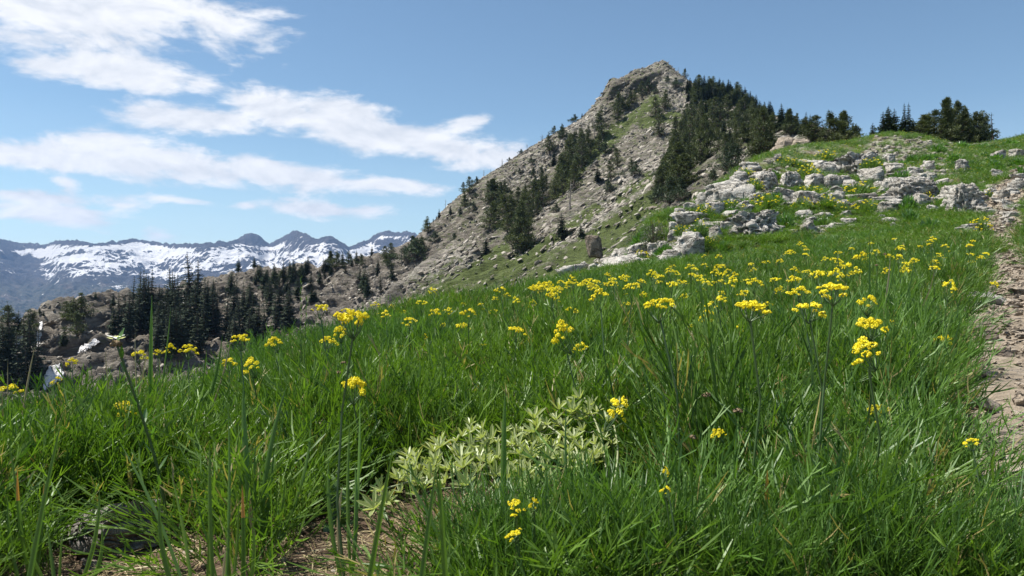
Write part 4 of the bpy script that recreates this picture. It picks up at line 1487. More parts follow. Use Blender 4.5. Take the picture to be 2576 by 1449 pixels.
for i in range(140):
    u = rnd(1420, 2560)
    lo = np.interp(u, [1420, 1600, 1830, 2100, 2400, 2560], [700, 672, 600, 585, 590, 560])
    hi = np.interp(u, [1420, 1600, 1800, 2000, 2200, 2560], [680, 600, 480, 395, 380, 400])
    v = rnd(hi, lo)
    w = rnd(15, 44)
    k_ = ('at the left end of the outcrop' if u < 1700 else 'around the tilted slab and the widest boulder' if u < 2010 else 'below the highest limestone cluster' if u < 2240 else 'around the large fissured mass')
    place_rock(random.choice(R), 'limestone_rock', u, v - w * rnd(.6, 1.0), u + w, v, 'small pale limestone rock ' + k_, group='small outcrop rocks ' + k_)

# stone litter on the grassy hump and the stony slopes: too many to count
rs = np.random.default_rng(8)
CHIPS = [rock_mesh('stone_chip', 620 + i, M['talus'], 1 if i < 3 else 2, .6, 6, .18, 0, 0, 1, False) for i in range(6)]
pu = np.r_[rs.uniform(2160, 2440, 420), rs.uniform(1900, 2560, 420), rs.uniform(2380, 2580, 160)]
pv = np.r_[rs.uniform(335, 440, 420), rs.uniform(370, 600, 420), rs.uniform(345, 372, 160)]
pp = []
for a, b in zip(pu, pv):
    p = hit(a, b, hill, 8, 88, 160)
    if p[1] < 80:
        pp.append(p)
pp = np.array(pp)
sz = rs.uniform(.04, .19, len(pp)) * (.6 + pp[:, 1] / 60)
scatter('loose_stones', pp - np.c_[0 * sz, 0 * sz, sz * .15], np.c_[rs.normal(0, .2, len(pp)), rs.normal(0, .2, len(pp)), rs.uniform(0, 6.28, len(pp))],
        np.c_[sz * 1.3, sz, sz * .7], rs.integers(0, 6, len(pp)), CHIPS)


def build_talus():
    P = MPTS
    u = CU + F * P[:, 0] / P[:, 1]
    v = CV - F * P[:, 2] / P[:, 1]
    w = .25 + 1.4 * seg_mask(u, v, PALE_SEGS) + .5 * sstep(u, 1050, 1150) - .55 * seg_mask(u, v, GREEN_SEGS)
    w = np.clip(w, .02, 2) * (P[:, 1] < 345) * (u > -100) * (u < 2150)
    w = w + .25 * (u < 1000) * (P[:, 1] < 335) * (u > -100)
    k = rs.choice(len(P), 27000, p=w / w.sum())
    Q = P[k] + rs.normal(0, .35, (len(k), 3)) * np.array([1, 1, 0])
    Q[:, 2] = mtn(Q[:, 0], Q[:, 1])
    s = np.exp(rs.normal(-.45, .42, len(k))) * .78
    rot = np.c_[rs.normal(.1, .22, len(k)), rs.normal(math.radians(-34), .25, len(k)), rs.normal(0, .5, len(k))]
    scl = np.c_[s * rs.uniform(1.2, 2.4, len(k)), s * rs.uniform(.7, 1.4, len(k)), s * rs.uniform(.3, .7, len(k))]
    return scatter('talus', Q - np.c_[0 * s, 0 * s, scl[:, 2] * .4], rot, scl, rs.integers(0, 6, len(k)), CHIPS)


talus = build_talus()


# ------------------------------------------------------------------ snow patches on the lower ridge
def snow_material():
    m, t, out = material('old_snow')
    n = t.noise(t.pos(), .7, 5, .6)
    principled(t, out, t.mix(n, (.56, .545, .54), (.70, .69, .69)), .7, t.bump(n, .9, 1.2))
    return m


M['snow'] = snow_material()


def snow_patch(outline, label, k):
    o = np.array(outline, float)
    c = o.mean(0)
    r = np.random.default_rng(700 + k)
    n = len(outline)
    ring = []
    for i in range(n * 8):
        a, b = o[i // 8], o[(i // 8 + 1) % n]
        ring.append(a + (b - a) * (i % 8) / 8 + r.normal(0, 1.7, 2))
    fr = [0, .3, .55, .75, .9, 1.0, 1.06]
    uv = [c] + [c + (q - c) * f for f in fr[1:] for q in ring]
    P = np.array([hit(q[0], q[1], mtn, 92, 425, 420) for q in uv])
    md = np.median(P[:, 1])
    A = np.c_[np.ones(len(P)), np.array(uv) - c]
    sel = np.abs(P[:, 1] - md) < 9
    w = np.linalg.lstsq(A[sel], P[sel, 1], rcond=None)[0]
    yy = np.clip(.5 * (A @ w) + .5 * np.clip(P[:, 1], md - 6, md + 6), md - 8, md + 8)
    yy = np.minimum(yy, P[:, 1]) - .9
    m = len(ring)
    yy[1 + 5 * m:] += 3.0
    vs = [tuple(pix(q[0], q[1], y)) for q, y in zip(uv, yy)]
    mb = MB()
    fs = [(0, 1 + i, 1 + (i + 1) % m) for i in range(m)]
    for j in range(len(fr) - 2):
        for i in range(m):
            a, b = 1 + j * m + i, 1 + j * m + (i + 1) % m
            fs.append((a, a + m, b + m, b))
    mb.add(vs, fs)
    return tag(put('snow_patch', mb.mesh('snow_patch', [M['snow']], True)), label, 'snow patch', None)


for k, (pl, lab) in enumerate([
    ([(108, 985), (112, 948), (124, 921), (150, 915), (158, 932), (160, 950), (135, 968)], 'largest white snow patch at the foot of the grey cliff'),
    ([(42, 960), (46, 930), (58, 915), (64, 940), (56, 962)], 'small snow patch between the dark firs at the far left'),
    ([(34, 866), (40, 842), (52, 826), (58, 842), (52, 862)], 'white snow patch behind the far left firs'),
    ([(93, 872), (92, 845), (98, 815), (105, 810), (104, 840), (100, 872)], 'narrow upright strip of snow beside the grey slab'),
    ([(196, 888), (204, 872), (226, 860), (242, 853), (250, 860), (234, 872), (214, 884)], 'slanting snow patch under the blocky buttress'),
    ([(406, 780), (408, 757), (424, 756), (428, 772), (436, 782), (420, 784)], 'square snow patch among the dense ridge firs'),
    ([(452, 764), (458, 750), (466, 752), (464, 764)], 'tiny snow patch right of the square one among the firs'),
    ([(518, 782), (524, 770), (536, 774), (532, 788), (522, 790)], 'small snow patch on the right edge of the dense ridge stand'),
    ([(408, 862), (414, 848), (428, 852), (432, 864), (418, 872)], 'dim snow patch low behind the meadow crest'),
]):
    snow_patch(pl, lab, k)


# ------------------------------------------------------------------ the trail
def build_trail():
    m, t, out = material('trail_dirt')
    p = t.pos()
    a, b = t.noise(p, 2.5, 6, .65), t.noise(p, 19.0, 6, .75)
    chips = t.voro(t.mapping(p, (1, 1.6, 1)), 16.0, 'F1', 'Color')
    sepc = t.new('ShaderNodeSeparateColor')
    t.put(sepc.inputs[0], chips)
    col = t.mix(a, (.165, .130, .094), (.30, .252, .190))
    col = t.mix(t.rng(b, .45, .72), col, (.36, .295, .225))
    col = t.mix(t.rng(sepc.outputs[0], .72, .9, 0, .7), col, (.30, .255, .205))
    h = t.math('ADD', b, t.math('MULTIPLY', sepc.outputs[0], .7))
    principled(t, out, col, .95, t.bump(h, .9, .03))
    n, k = 420, 15
    L = smooth_line(TR, n)
    W = np.interp(L[:, 1], TR[:, 1], TRW)
    d = np.gradient(L[:, :2], axis=0)
    nrm = np.c_[d[:, 1], -d[:, 0]]
    nrm /= np.linalg.norm(nrm, axis=1)[:, None]
    S = np.linspace(-1.3, 1.3, k)
    X = L[:, None, 0] + nrm[:, None, 0] * S[None] * W[:, None]
    Y = L[:, None, 1] + nrm[:, None, 1] * S[None] * W[:, None]
    x, y = X.ravel(), Y.ravel()
    s = np.tile(S, n)
    edge = np.abs(s) + .25 * fbm(np.c_[x * 4, y * 4, 0 * x], 2)
    z = hill(x, y) + .02 - .09 * sstep(edge, .8, 1.25) + .012 * fbm(np.c_[x * 9, y * 9, 0 * x], 3) - .03 * np.exp(-(s / .6) ** 2)
    o = grid_mesh('trail', np.c_[x, y, z], n, k, m)
    random.seed(77)
    stones = [rock_mesh('trail_stone', 650 + i, M['tan_rock'], 2, .8, 8, .10, 0, 0, 1, False) for i in range(6)]
    for i in range(260):
        f = (i + rnd(0, 1)) / 260
        q = int(np.clip(f ** 1.5 * (n - 1), 0, n - 1))
        if L[q, 1] < 1.2:
            continue
        k_ = rnd(-1.0, 1.0)
        px, py = L[q, 0] + nrm[q, 0] * k_ * W[q], L[q, 1] + nrm[q, 1] * k_ * W[q]
        sz = rnd(.018, .085) * (1 + L[q, 1] / 22)
        pz = float(hill([px], [py])[0]) + .012
        put('stone', random.choice(stones), (px, py, pz - sz * .06), (rnd(-.1, .1), rnd(-.1, .1), rnd(0, 6.28)), (sz * rnd(1, 1.9), sz, sz * rnd(.16, .4)), o)
    return o, L, W, nrm


trail, TL, TW, TN = build_trail()
rs = np.random.default_rng(91)
GRIT = [rock_mesh('grit', 660 + i, M['tan_rock'], 1, .6, 5, .15, 0, 0, 1, False) for i in range(4)]
q = (rs.uniform(0, 1, 9000) ** 1.9 * (len(TL) - 1)).astype(int)
off = rs.normal(0, .55, len(q))
gx, gy = TL[q, 0] + TN[q, 0] * off * TW[q] + rs.normal(0, .03, len(q)), TL[q, 1] + TN[q, 1] * off * TW[q] + rs.normal(0, .03, len(q))
gs = np.exp(rs.normal(-4.5, .5, len(q))) * (1 + gy / 8)
scatter('trail_gravel', np.c_[gx, gy, hill(gx, gy) + .008], rs.uniform(-3, 3, (len(q), 3)) * np.array([.1, .1, 1]), np.c_[gs * 1.4, gs, gs * .6], rs.integers(0, 4, len(q)), GRIT)

# single stones beside the trail and in the foreground
random.seed(58)


def lone_stone(mat, u0, v0, u1, v1, label, seed, slab=0.0, yaw=.1, name='stone_block', tilt=0.0, sub=4, pit=.06, cuts=9):
    return place_rock(rock_mesh(name, seed, mat, sub, .6, cuts, .12, pit, slab, 1.1), name, u0, v0, u1, v1, label, 'rock', yaw=yaw, tilt=tilt)


lone_stone(M['brown_rock'], 2438, 806, 2516, 866, 'rounded brown boulder at the near edge of the trail', 701)
lone_stone(M['limestone'], 2418, 732, 2548, 772, 'flat pale slab lying across the trail edge', 702, 1.5, name='flat_slab')
lone_stone(M['tan_rock'], 2540, 720, 2600, 748, 'light stone beyond the flat slab at the right edge', 703, 1.0)
lone_stone(M['tan_rock'], 2488, 1372, 2640, 1470, 'pale cream stone in the lower right corner', 704, .8, name='flat_slab')
lone_stone(M['tan_rock'], 2530, 1175, 2620, 1232, 'tan stone on the trail above the pale corner stone', 705, .6)
lone_stone(M['tan_rock'], 2560, 985, 2640, 1030, 'tan slab set in the trail at the right edge', 706, .9, name='flat_slab')
lone_stone(M['brown_rock'], 2512, 880, 2560, 902, 'small brown stone on the trail below the rounded boulder', 707)
for i, (a, b, c, d) in enumerate([(2456, 560, 2500, 580), (2436, 596, 2470, 612), (2470, 520, 2510, 540), (2500, 495, 2540, 510), (2480, 480, 2500, 494), (2530, 530, 2570, 548)]):
    place_rock(ROCKS[i], 'limestone_rock', a, b, c, d, 'small pale rock at the side of the upper trail', group='rocks beside the upper trail')

# ------------------------------------------------------------------ foreground stone and pebbles
lone_stone(M['grey_rock'], 186, 1256, 410, 1406, 'large dark grey stone with a shaded hollow face in the lower left', 721, 0, .35, 'grey_stone', -.28, 5, .16, 12)
lone_stone(M['limestone'], 236, 1128, 292, 1215, 'pale stone half hidden in the foliage behind the grey stone', 722)
for i, (a, b, c, d, lab) in enumerate([(228, 1378, 262, 1402, 'tan pebble in front of the grey stone'), (196, 1412, 250, 1444, 'larger tan pebble at the bottom edge of the bare soil'),
                                       (192, 1390, 210, 1412, 'upright tan pebble left of the grey stone front'), (396, 1340, 430, 1366, 'brown chip of stone right of the grey stone'),
                                       (700, 1404, 722, 1420, 'small brown pebble on the bare soil in the middle')]):
    lone_stone(M['tan_rock'], a, b, c, d, lab, 730 + i, 0, .3, 'pebble', 0, 3)


# ------------------------------------------------------------------ meadow plants as masses
def unit(v):
    v = np.asarray(v, float)
    return v / (np.linalg.norm(v) + 1e-9)


def arc(base, az, tilt, bend, L, n):
    """points along a blade that starts tilted off the vertical and bends over further"""
    pts, p = [], np.array(base, float)
    pts.append(p.copy())
    for i in range(n - 1):
        a = tilt + bend * (i / max(1, n - 2))
        p = p + np.array([math.cos(az) * math.sin(a), math.sin(az) * math.sin(a), math.cos(a)]) * L / (n - 1)
        pts.append(p.copy())
    return pts


def feather_clump(seed, leaves=40, h=.27, mat='leaf', w=.0011, spread=.05):
    random.seed(seed)
    mb = MB()
    for _ in range(leaves):
        az = rnd(0, 6.283)
        r = spread * math.sqrt(random.random())
        a2 = rnd(0, 6.283)
        L = h * rnd(.6, 1.12)
        tilt, bend = rnd(.04, .55), rnd(.0, .55)
        tn = min(1, max(0, random.gauss(.45, .22)))
        pts = arc((r * math.cos(a2), r * math.sin(a2), -.01), az, tilt, bend, L, 5)
        sd = unit((-math.sin(az), math.cos(az), 0))
        mb.ribbon(pts, [w * 1.1, w * 1.1, w, w * .9, w * .3], sd, 0, tn)
        k = random.randint(6, 9)
        for j in range(k):
            f = .28 + .70 * (j + rnd(0, .8)) / k
            i = min(3, int(f * 4))
            g = f * 4 - i
            p = pts[i] * (1 - g) + pts[i + 1] * g
            d = unit(pts[i + 1] - pts[i])
            roll = rnd(0, 6.283)
            e1 = sd
            e2 = np.cross(d, e1)
            out = e1 * math.cos(roll) + e2 * math.sin(roll)
            ang = rnd(.3, .75)
            dr = unit(d * math.cos(ang) + out * math.sin(ang) + np.array([0, 0, .15]))
            l = h * rnd(.14, .34)
            q1 = p + dr * l * .5
            dr2 = unit(dr + d * .35 + np.array([0, 0, .1]))
            q2 = q1 + dr2 * l * .5
            s2 = unit(np.cross(dr, (rnd(-1, 1), rnd(-1, 1), rnd(-1, 1))))
            tj = min(1, max(0, tn + rnd(-.15, .25)))
            mb.ribbon([p, q1, q2], [w * .9, w * 1.15, w * .35], s2, 0, tj)
            if random.random() < .55:
                d3 = unit(dr + np.array([rnd(-.6, .6), rnd(-.6, .6), rnd(-.1, .5)]))
                mb.ribbon([q1, q1 + d3 * l * .28, q1 + d3 * l * .5], [w * .8, w * 1.05, w * .3], s2, 0, tj)
    return mb.mesh('feathery_leaves', [M[mat]])


def bushy_clump(seed, mat='leaf', leaves=78, h=.30, w=.0016):
    """one plant: leaves fan out from a tuft, upright in the middle and leaning out at the rim"""
    random.seed(seed)
    mb = MB()
    for _ in range(leaves):
        f = random.random()
        az = rnd(0, 6.283)
        r = .07 * math.sqrt(f)
        L = h * rnd(.7, 1.15)
        tilt = .05 + .85 * f * rnd(.6, 1.15)
        pts = arc((r * math.cos(az), r * math.sin(az), -.01), az + rnd(-.4, .4), tilt, rnd(-.25, .35), L, 5)
        sd = unit((-math.sin(az), math.cos(az), 0))
        tn = min(.8, max(0, random.gauss(.38, .2)))
        if random.random() < .035:
            tn = 1.0
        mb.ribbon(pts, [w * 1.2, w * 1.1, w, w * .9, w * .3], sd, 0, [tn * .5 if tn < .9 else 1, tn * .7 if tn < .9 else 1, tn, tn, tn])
        k = random.randint(6, 9)
        for j in range(k):
            g = .30 + .70 * (j + rnd(0, .8)) / k
            i = min(3, int(g * 4))
            q = g * 4 - i
            p = pts[i] * (1 - q) + pts[i + 1] * q
            d = unit(pts[i + 1] - pts[i])
            roll = rnd(0, 6.283)
            e2 = np.cross(d, sd)
            out = sd * math.cos(roll) + e2 * math.sin(roll)
            ang = rnd(.35, .85)
            dr = unit(d * math.cos(ang) + out * math.sin(ang) + np.array([0, 0, .12]))
            l = h * rnd(.15, .32)
            q1 = p + dr * l * .5
            q2 = q1 + unit(dr + d * .4 + np.array([0, 0, .12])) * l * .5
            s2 = unit(np.cross(dr, (rnd(-1, 1), rnd(-1, 1), rnd(-1, 1))))
            tj = min(.9, max(0, tn + rnd(-.12, .3))) if tn < .9 else 1.0
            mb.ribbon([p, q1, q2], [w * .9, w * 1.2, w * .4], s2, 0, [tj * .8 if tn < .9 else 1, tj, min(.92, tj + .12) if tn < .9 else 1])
            for _k in range(random.randint(0, 2)):
                d3 = unit(dr + np.array([rnd(-.7, .7), rnd(-.7, .7), rnd(-.1, .5)]))
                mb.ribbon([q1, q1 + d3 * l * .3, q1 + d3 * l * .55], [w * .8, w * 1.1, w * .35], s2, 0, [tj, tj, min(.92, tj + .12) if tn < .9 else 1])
    return mb.mesh('feathery_plant', [M[mat]])


def grass_clump(seed, blades=20, h=.31, mat='grass', w=.0012, spread=.05, tilt=.35, dead=.05):
    random.seed(seed)
    mb = MB()
    for _ in range(blades):
        az = rnd(0, 6.283)
        r = spread * math.sqrt(random.random())
        a2 = rnd(0, 6.283)
        L = h * rnd(.45, 1.15)
        pts = arc((r * math.cos(a2), r * math.sin(a2), -.01), az, rnd(.02, tilt), rnd(.05, .9), L, 6)
        sd = unit((-math.sin(az) + rnd(-.4, .4), math.cos(az) + rnd(-.4, .4), 0))
        ww = w * rnd(.6, 1.3)
        tn = 1.0 if random.random() < dead else rnd(0, .85)
        mb.ribbon(pts, [ww * .8, ww, ww, ww * .9, ww * .6, ww * .1], sd, 0, tn)
    return mb.mesh('grass_blades', [M[mat]])


def terrain_points(n, y0, y1, rs, u0=-420, u1=3000, p=1.0):
    """random ground points, even over the ground area between two distances"""
    y = np.sqrt(rs.uniform(0, 1, n) * (y1 ** 2 - y0 ** 2) + y0 ** 2)
    u = rs.uniform(u0, u1, n)
    x = (u - CU) / F * y
    return x, y, u


# keep only ground that the line of sight from the camera's side can reach
_us = np.linspace(-420, 3000, 120)
_ys = np.geomspace(.8, 90, 260)
_hor = np.zeros((len(_us), len(_ys)))
for _i, _u in enumerate(_us):
    _x = (_u - CU) / F * _ys
    _w = (hill(_x, _ys)) / _ys
    _hor[_i] = np.maximum.accumulate(_w)


def visible(x, y, z, top=.4):
    u = CU + F * x / y
    i = np.clip(np.round((u + 420) / (_us[1] - _us[0])).astype(int), 0, len(_us) - 1)
    j = np.clip(np.searchsorted(_ys, y) - 3, 0, len(_ys) - 1)
    return (z + top) / y > _hor[i, j] - .012


FT = np.array(FOOT)


def off_rocks(x, y, k=.8):
    ok = np.ones(len(x), bool)
    for fx, fy, fr in FT:
        ok &= ((x - fx) ** 2 + (y - fy) ** 2) > (k * fr) ** 2
    return ok


def bare(u, y):
    """share of plants kept near the camera: bare soil at the front left, the silvery plant, a gap behind it"""
    keep = np.ones(len(u))
    keep = np.where((y < 1.30) & (u > 180) & (u < 1130), .0, keep)
    keep = np.where((y < 1.60 + .10 * np.sin(u * .013)) & (u > 150) & (u < 1130), np.where((u < 480), .0, .20), keep)
    keep = np.where((y < 1.66) & (u > 70) & (u < 600), 0, keep)
    keep = np.where((y < 1.75) & (u > 820) & (u < 1180), .16, keep)
    keep = np.where((y > 1.27) & (y < 1.92) & (u > 900) & (u < 1600), .045, keep)
    keep = np.where((y > 1.42) & (y < 1.80) & (u >= 1600) & (u < 1730), .2, keep)
    keep = np.where((y < 1.27) & (u >= 1130) & (u < 1800), .6, keep)
    keep = np.where((y < 1.27) & (u <= 180), .3, keep)
    keep = np.where((y < 1.23) & (u > 1640) & (u < 2210), .08, keep)
    keep = np.where(y < 1.06, 0, keep)
    return keep


FEATHER = [feather_clump(800 + i, 40, .27, 'leaf' if i < 4 else 'blue_leaf') for i in range(6)]
GRASSC = [grass_clump(820 + i) for i in range(4)]
DRYC = [grass_clump(840 + i, 22, .26, 'dry', .0012, .05, .9, 0) for i in range(2)]
SHORT = [grass_clump(850 + i, 34, .22, 'grass', .0022, .09, .6, .10) for i in range(2)] + [feather_clump(860 + i, 30, .22, 'cushion', .002, .09) for i in range(2)]


def front_gap(x, y, u, z):
    return np.where((u > 1690) & (u < 2470), 1.0, np.where((u > 1640) & (y > 1.9), 1.0, 0.0))


def meadow(name, bands, sources, pick, hs, lean, seed, keep_fn=None):
    rs = np.random.default_rng(seed)
    P, Rr, S, I = [], [], [], []
    for (y0, y1, dens) in bands:
        area = .5 * (3420 / F) * (y1 ** 2 - y0 ** 2)
        x, y, u = terrain_points(int(area * dens), y0, y1, rs)
        z = hill(x, y)
        td = trail_dist(x, y)
        ok = visible(x, y, z) & off_rocks(x, y) & (rs.uniform(0, 1, len(x)) < np.where(td < np.where(y < 6, 1.25, 1.0), .0, np.where(td < 1.5, .45, 1)))
        ok &= rs.uniform(0, 1, len(x)) < bare(u, y)
        if name in ('meadow_foliage', 'meadow_grass'):
            ok &= rs.uniform(0, 1, len(x)) < np.where(y < 9, .30 + .9 * sstep(fbm(np.c_[x * 2.1, y * 2.1, 0 * x], 2), -.22, .12), 1)
        if keep_fn is not None:
            ok &= rs.uniform(0, 1, len(x)) < keep_fn(x, y, u, z)
        x, y, z, u = x[ok], y[ok], z[ok], u[ok]
        n = len(x)
        hh = np.interp(y, [0, 9, 14, 20, 60], hs)
        s = rs.uniform(.75, 1.2, n) * hh * np.interp(y, [1.05, 1.3, 1.6, 2.1], [.52, .66, .86, 1.0])
        wd = np.interp(y, [0, 6, 14, 60], [1, 1.1, 1.7, 3.2]) * rs.uniform(.9, 1.15, n)
        patch = fbm(np.c_[x * .7, y * .7, 0 * x + seed], 2)
        s = s * (1 + .22 * patch + .20 * fbm(np.c_[x * 2.1, y * 2.1, 0 * x], 2) * (y < 9))
        P.append(np.c_[x, y, z])
        Rr.append(np.c_[rs.normal(0, .10, n), rs.normal(0, .10, n) - lean * np.clip((u - 300) / 900, 0, 1), rs.uniform(0, 6.283, n)])
        S.append(np.c_[wd * .9, wd * .9, s])
        I.append(pick(x, y, rs))
    return scatter(name, np.vstack(P), np.vstack(Rr), np.vstack(S), np.concatenate(I), sources)


def pick_feather(x, y, rs):
    blue = fbm(np.c_[x * .5, y * .5, 0 * x + 9], 2) > .18
    return np.where(blue, rs.integers(4, 6, len(x)), rs.integers(0, 4, len(x)))


def stony_gap(x, y, u, z):
    v = CV - F * z / y
    g = fbm(np.c_[x * .5, y * .5, 0 * x + 4], 3)
    k = np.where(y > 24, .35 + 1.1 * sstep(g, -.1, .4), 1.0)
    hump = seg_mask(u, v, [(2190, 370, 2360, 400, 36)])
    return np.clip(k * (1 - .75 * hump), 0, 1)


BUSH = [bushy_clump(870 + i, 'leaf' if i < 4 else 'blue_leaf') for i in range(6)]
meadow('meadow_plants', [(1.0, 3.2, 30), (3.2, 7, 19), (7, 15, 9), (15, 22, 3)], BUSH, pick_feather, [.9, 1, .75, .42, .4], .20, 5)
COARSE = [bushy_clump(880 + i, 'leaf' if i < 2 else 'blue_leaf', 70, .33, .0016) for i in range(4)]
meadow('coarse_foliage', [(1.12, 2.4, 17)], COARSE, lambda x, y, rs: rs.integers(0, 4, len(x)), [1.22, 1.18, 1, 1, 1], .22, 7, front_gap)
meadow('meadow_foliage', [(1.0, 3.2, 55), (3.2, 7, 40), (7, 15, 22), (15, 22, 10)], FEATHER, pick_feather, [.86, 1, .75, .42, .4], .16, 1)
meadow('meadow_grass', [(1.0, 3.2, 16), (3.2, 7, 10), (7, 15, 5), (15, 24, 4)], GRASSC, lambda x, y, rs: rs.integers(0, 4, len(x)), [1, 1, .8, .5, .45], .10, 2)
meadow('hill_grass', [(14, 28, 15), (28, 58, 5.5), (58, 86, 2.4)], SHORT, lambda x, y, rs: rs.integers(0, 4, len(x)), [.6, .6, .55, .7, 1.3], .05, 3, stony_gap)
meadow('dry_grass', [(1.1, 4, 60), (4, 12, 10)], DRYC, lambda x, y, rs: rs.integers(0, 2, len(x)), [1, .9, .8, .6, .6], -.3, 4,
       lambda x, y, u, z: np.exp(-((trail_dist(x, y) - 1.35) / .38) ** 2))

meadow('straw_tufts', [(1.3, 8, 1.6)], DRYC, lambda x, y, rs: rs.integers(0, 2, len(x)), [1.1, 1.1, 1, .6, .6], .1, 6)

# straw and small litter on the bare soil
rs = np.random.default_rng(17)


def straw(seed):
    random.seed(seed)
    mb = MB()
    for _ in range(9):
        a = rnd(0, 6.283)
        L = rnd(.03, .11)
        p = np.array([rnd(-.05, .05), rnd(-.05, .05), rnd(.002, .014)])
        d = np.array([math.cos(a), math.sin(a), rnd(-.06, .10)])
        mb.ribbon([p - d * L / 2, p + np.array([rnd(-.004, .004), rnd(-.004, .004), rnd(0, .005)]), p + d * L / 2], [.0007, .001, .0005], unit((-math.sin(a), math.cos(a), rnd(-.5, .5))), 0, rnd(0, 1))
    return mb.mesh('straw', [M['dry']])


STRAW = [straw(880 + i) for i in range(5)]
x, y, u = terrain_points(900, .8, 2.3, rs, 0, 2500)
k = rs.uniform(0, 1, len(x)) < np.where(bare(u, y) < .5, 1.0, .22)
x, y = x[k], y[k]
scatter('dry_litter', np.c_[x, y, hill(x, y) + .003], np.c_[0 * x, 0 * x, rs.uniform(0, 6.28, len(x))], np.ones((len(x), 3)) * rs.uniform(.6, 1.2, len(x))[:, None], rs.integers(0, 5, len(x)), STRAW)
x, y, u = terrain_points(1500, .8, 2.2, rs, 0, 2500)
gs = np.exp(rs.normal(-5.2, .5, len(x)))
scatter('soil_crumbs', np.c_[x, y, hill(x, y)], rs.uniform(-3, 3, (len(x), 3)) * np.array([.2, .2, 1]), np.c_[gs * 1.3, gs, gs * .8], rs.integers(0, 4, len(x)), GRIT)


# ------------------------------------------------------------------ yellow flowers
def florets(mb, c, r, n, size, mat=0):
    """a small knob of petals round c"""
    for _ in range(n):
        d = unit((random.gauss(0, 1), random.gauss(0, 1), abs(random.gauss(.25, .8))))
        p = np.array(c) + d * r * rnd(.75, 1.05) * np.array([1, 1, .75])
        a = unit(np.cross(d, (rnd(-1, 1), rnd(-1, 1), rnd(-1, 1))))
        b = np.cross(d, a)
        s = size * rnd(.7, 1.25)
        tn = rnd(.2, 1)
        top = p + d * s * .8
        q = [p + a * s, p + b * s, p - a * s, p - b * s]
        mb.add([tuple(top)] + [tuple(k) for k in q], [(0, 1, 2), (0, 2, 3), (0, 3, 4), (0, 4, 1), (4, 3, 2, 1)], mat, tn)


def umbellet_mesh(seed, mat='petal'):
    random.seed(seed)
    mb = MB()
    florets(mb, (0, 0, 0), .5, 36, .125)
    return mb.mesh('umbellet', [M[mat]])


UMB = [umbellet_mesh(900 + i) for i in range(4)]
UMB_G = [umbellet_mesh(906, 'petal_green')]


def umbel_layout(seed, n=13, flat=.18):
    random.seed(seed)
    out = []
    for i in range(n):
        r = .43 * math.sqrt((i + .4) / n) * rnd(.85, 1.12)
        a = i * 2.39996 + rnd(-.3, .3)
        out.append((math.cos(a) * r, math.sin(a) * r, flat * (1 - (r / .45) ** 2) + rnd(-.07, .07), rnd(.12, .24)))
    return out


LAY = [[q for q in umbel_layout(910 + i, n_, .15 + .05 * i) if random.random() > dr_] for i, (n_, dr_) in enumerate([(12, 0), (15, .12), (10, .1), (17, .25), (13, .3)])]


def rays_mesh(lay, k):
    mb = MB()
    for (x, y, z, s) in lay:
        mb.tube([(0, 0, -.30), (x * .55, y * .55, -.16), (x, y, z - .05)], [.016, .012, .010], 4, cap=False)
    return mb.mesh('flower_head', [M['stem']])


RAYS = [rays_mesh(l, k) for k, l in enumerate(LAY)]


def joined_head(lay, seed, per=12):
    random.seed(seed)
    mb = MB()
    for (x, y, z, s) in lay:
        florets(mb, (x, y, z), s * .5, per, s * .2, 0)
        mb.ribbon([(0, 0, -.42), (x * .55, y * .55, -.22), (x, y, z - .05)], [.014, .011, .010], (0, 0, 1) if abs(x) + abs(y) < .02 else unit((-y, x, 0)), 1)
    return mb.mesh('flower_head', [M['petal'], M['stem']])


HEADS = [joined_head(l, 920 + k) for k, l in enumerate(LAY)]
SMALL_HEADS = [joined_head(umbel_layout(930 + k, 7, .15), 930 + k, 5) for k in range(3)]


def stem_mesh():
    mb = MB()
    mb.tube([(0, 0, -.03), (.012, .006, .3), (.016, .004, .65), (0, 0, 1)], [1.25, 1.1, .95, .85], 5)
    for i in range(0, len(mb.v)):
        pass
    return mb


def flower_stem(length, r):
    mb = MB()
    b = length * .05
    mb.tube([(0, 0, -.02), (b, b * .4, length * .35), (b * 1.2, 0, length * .7), (0, 0, length)], [r * 1.3, r * 1.1, r, r * .9], 5)
    return mb.mesh('stem', [M['stem']])


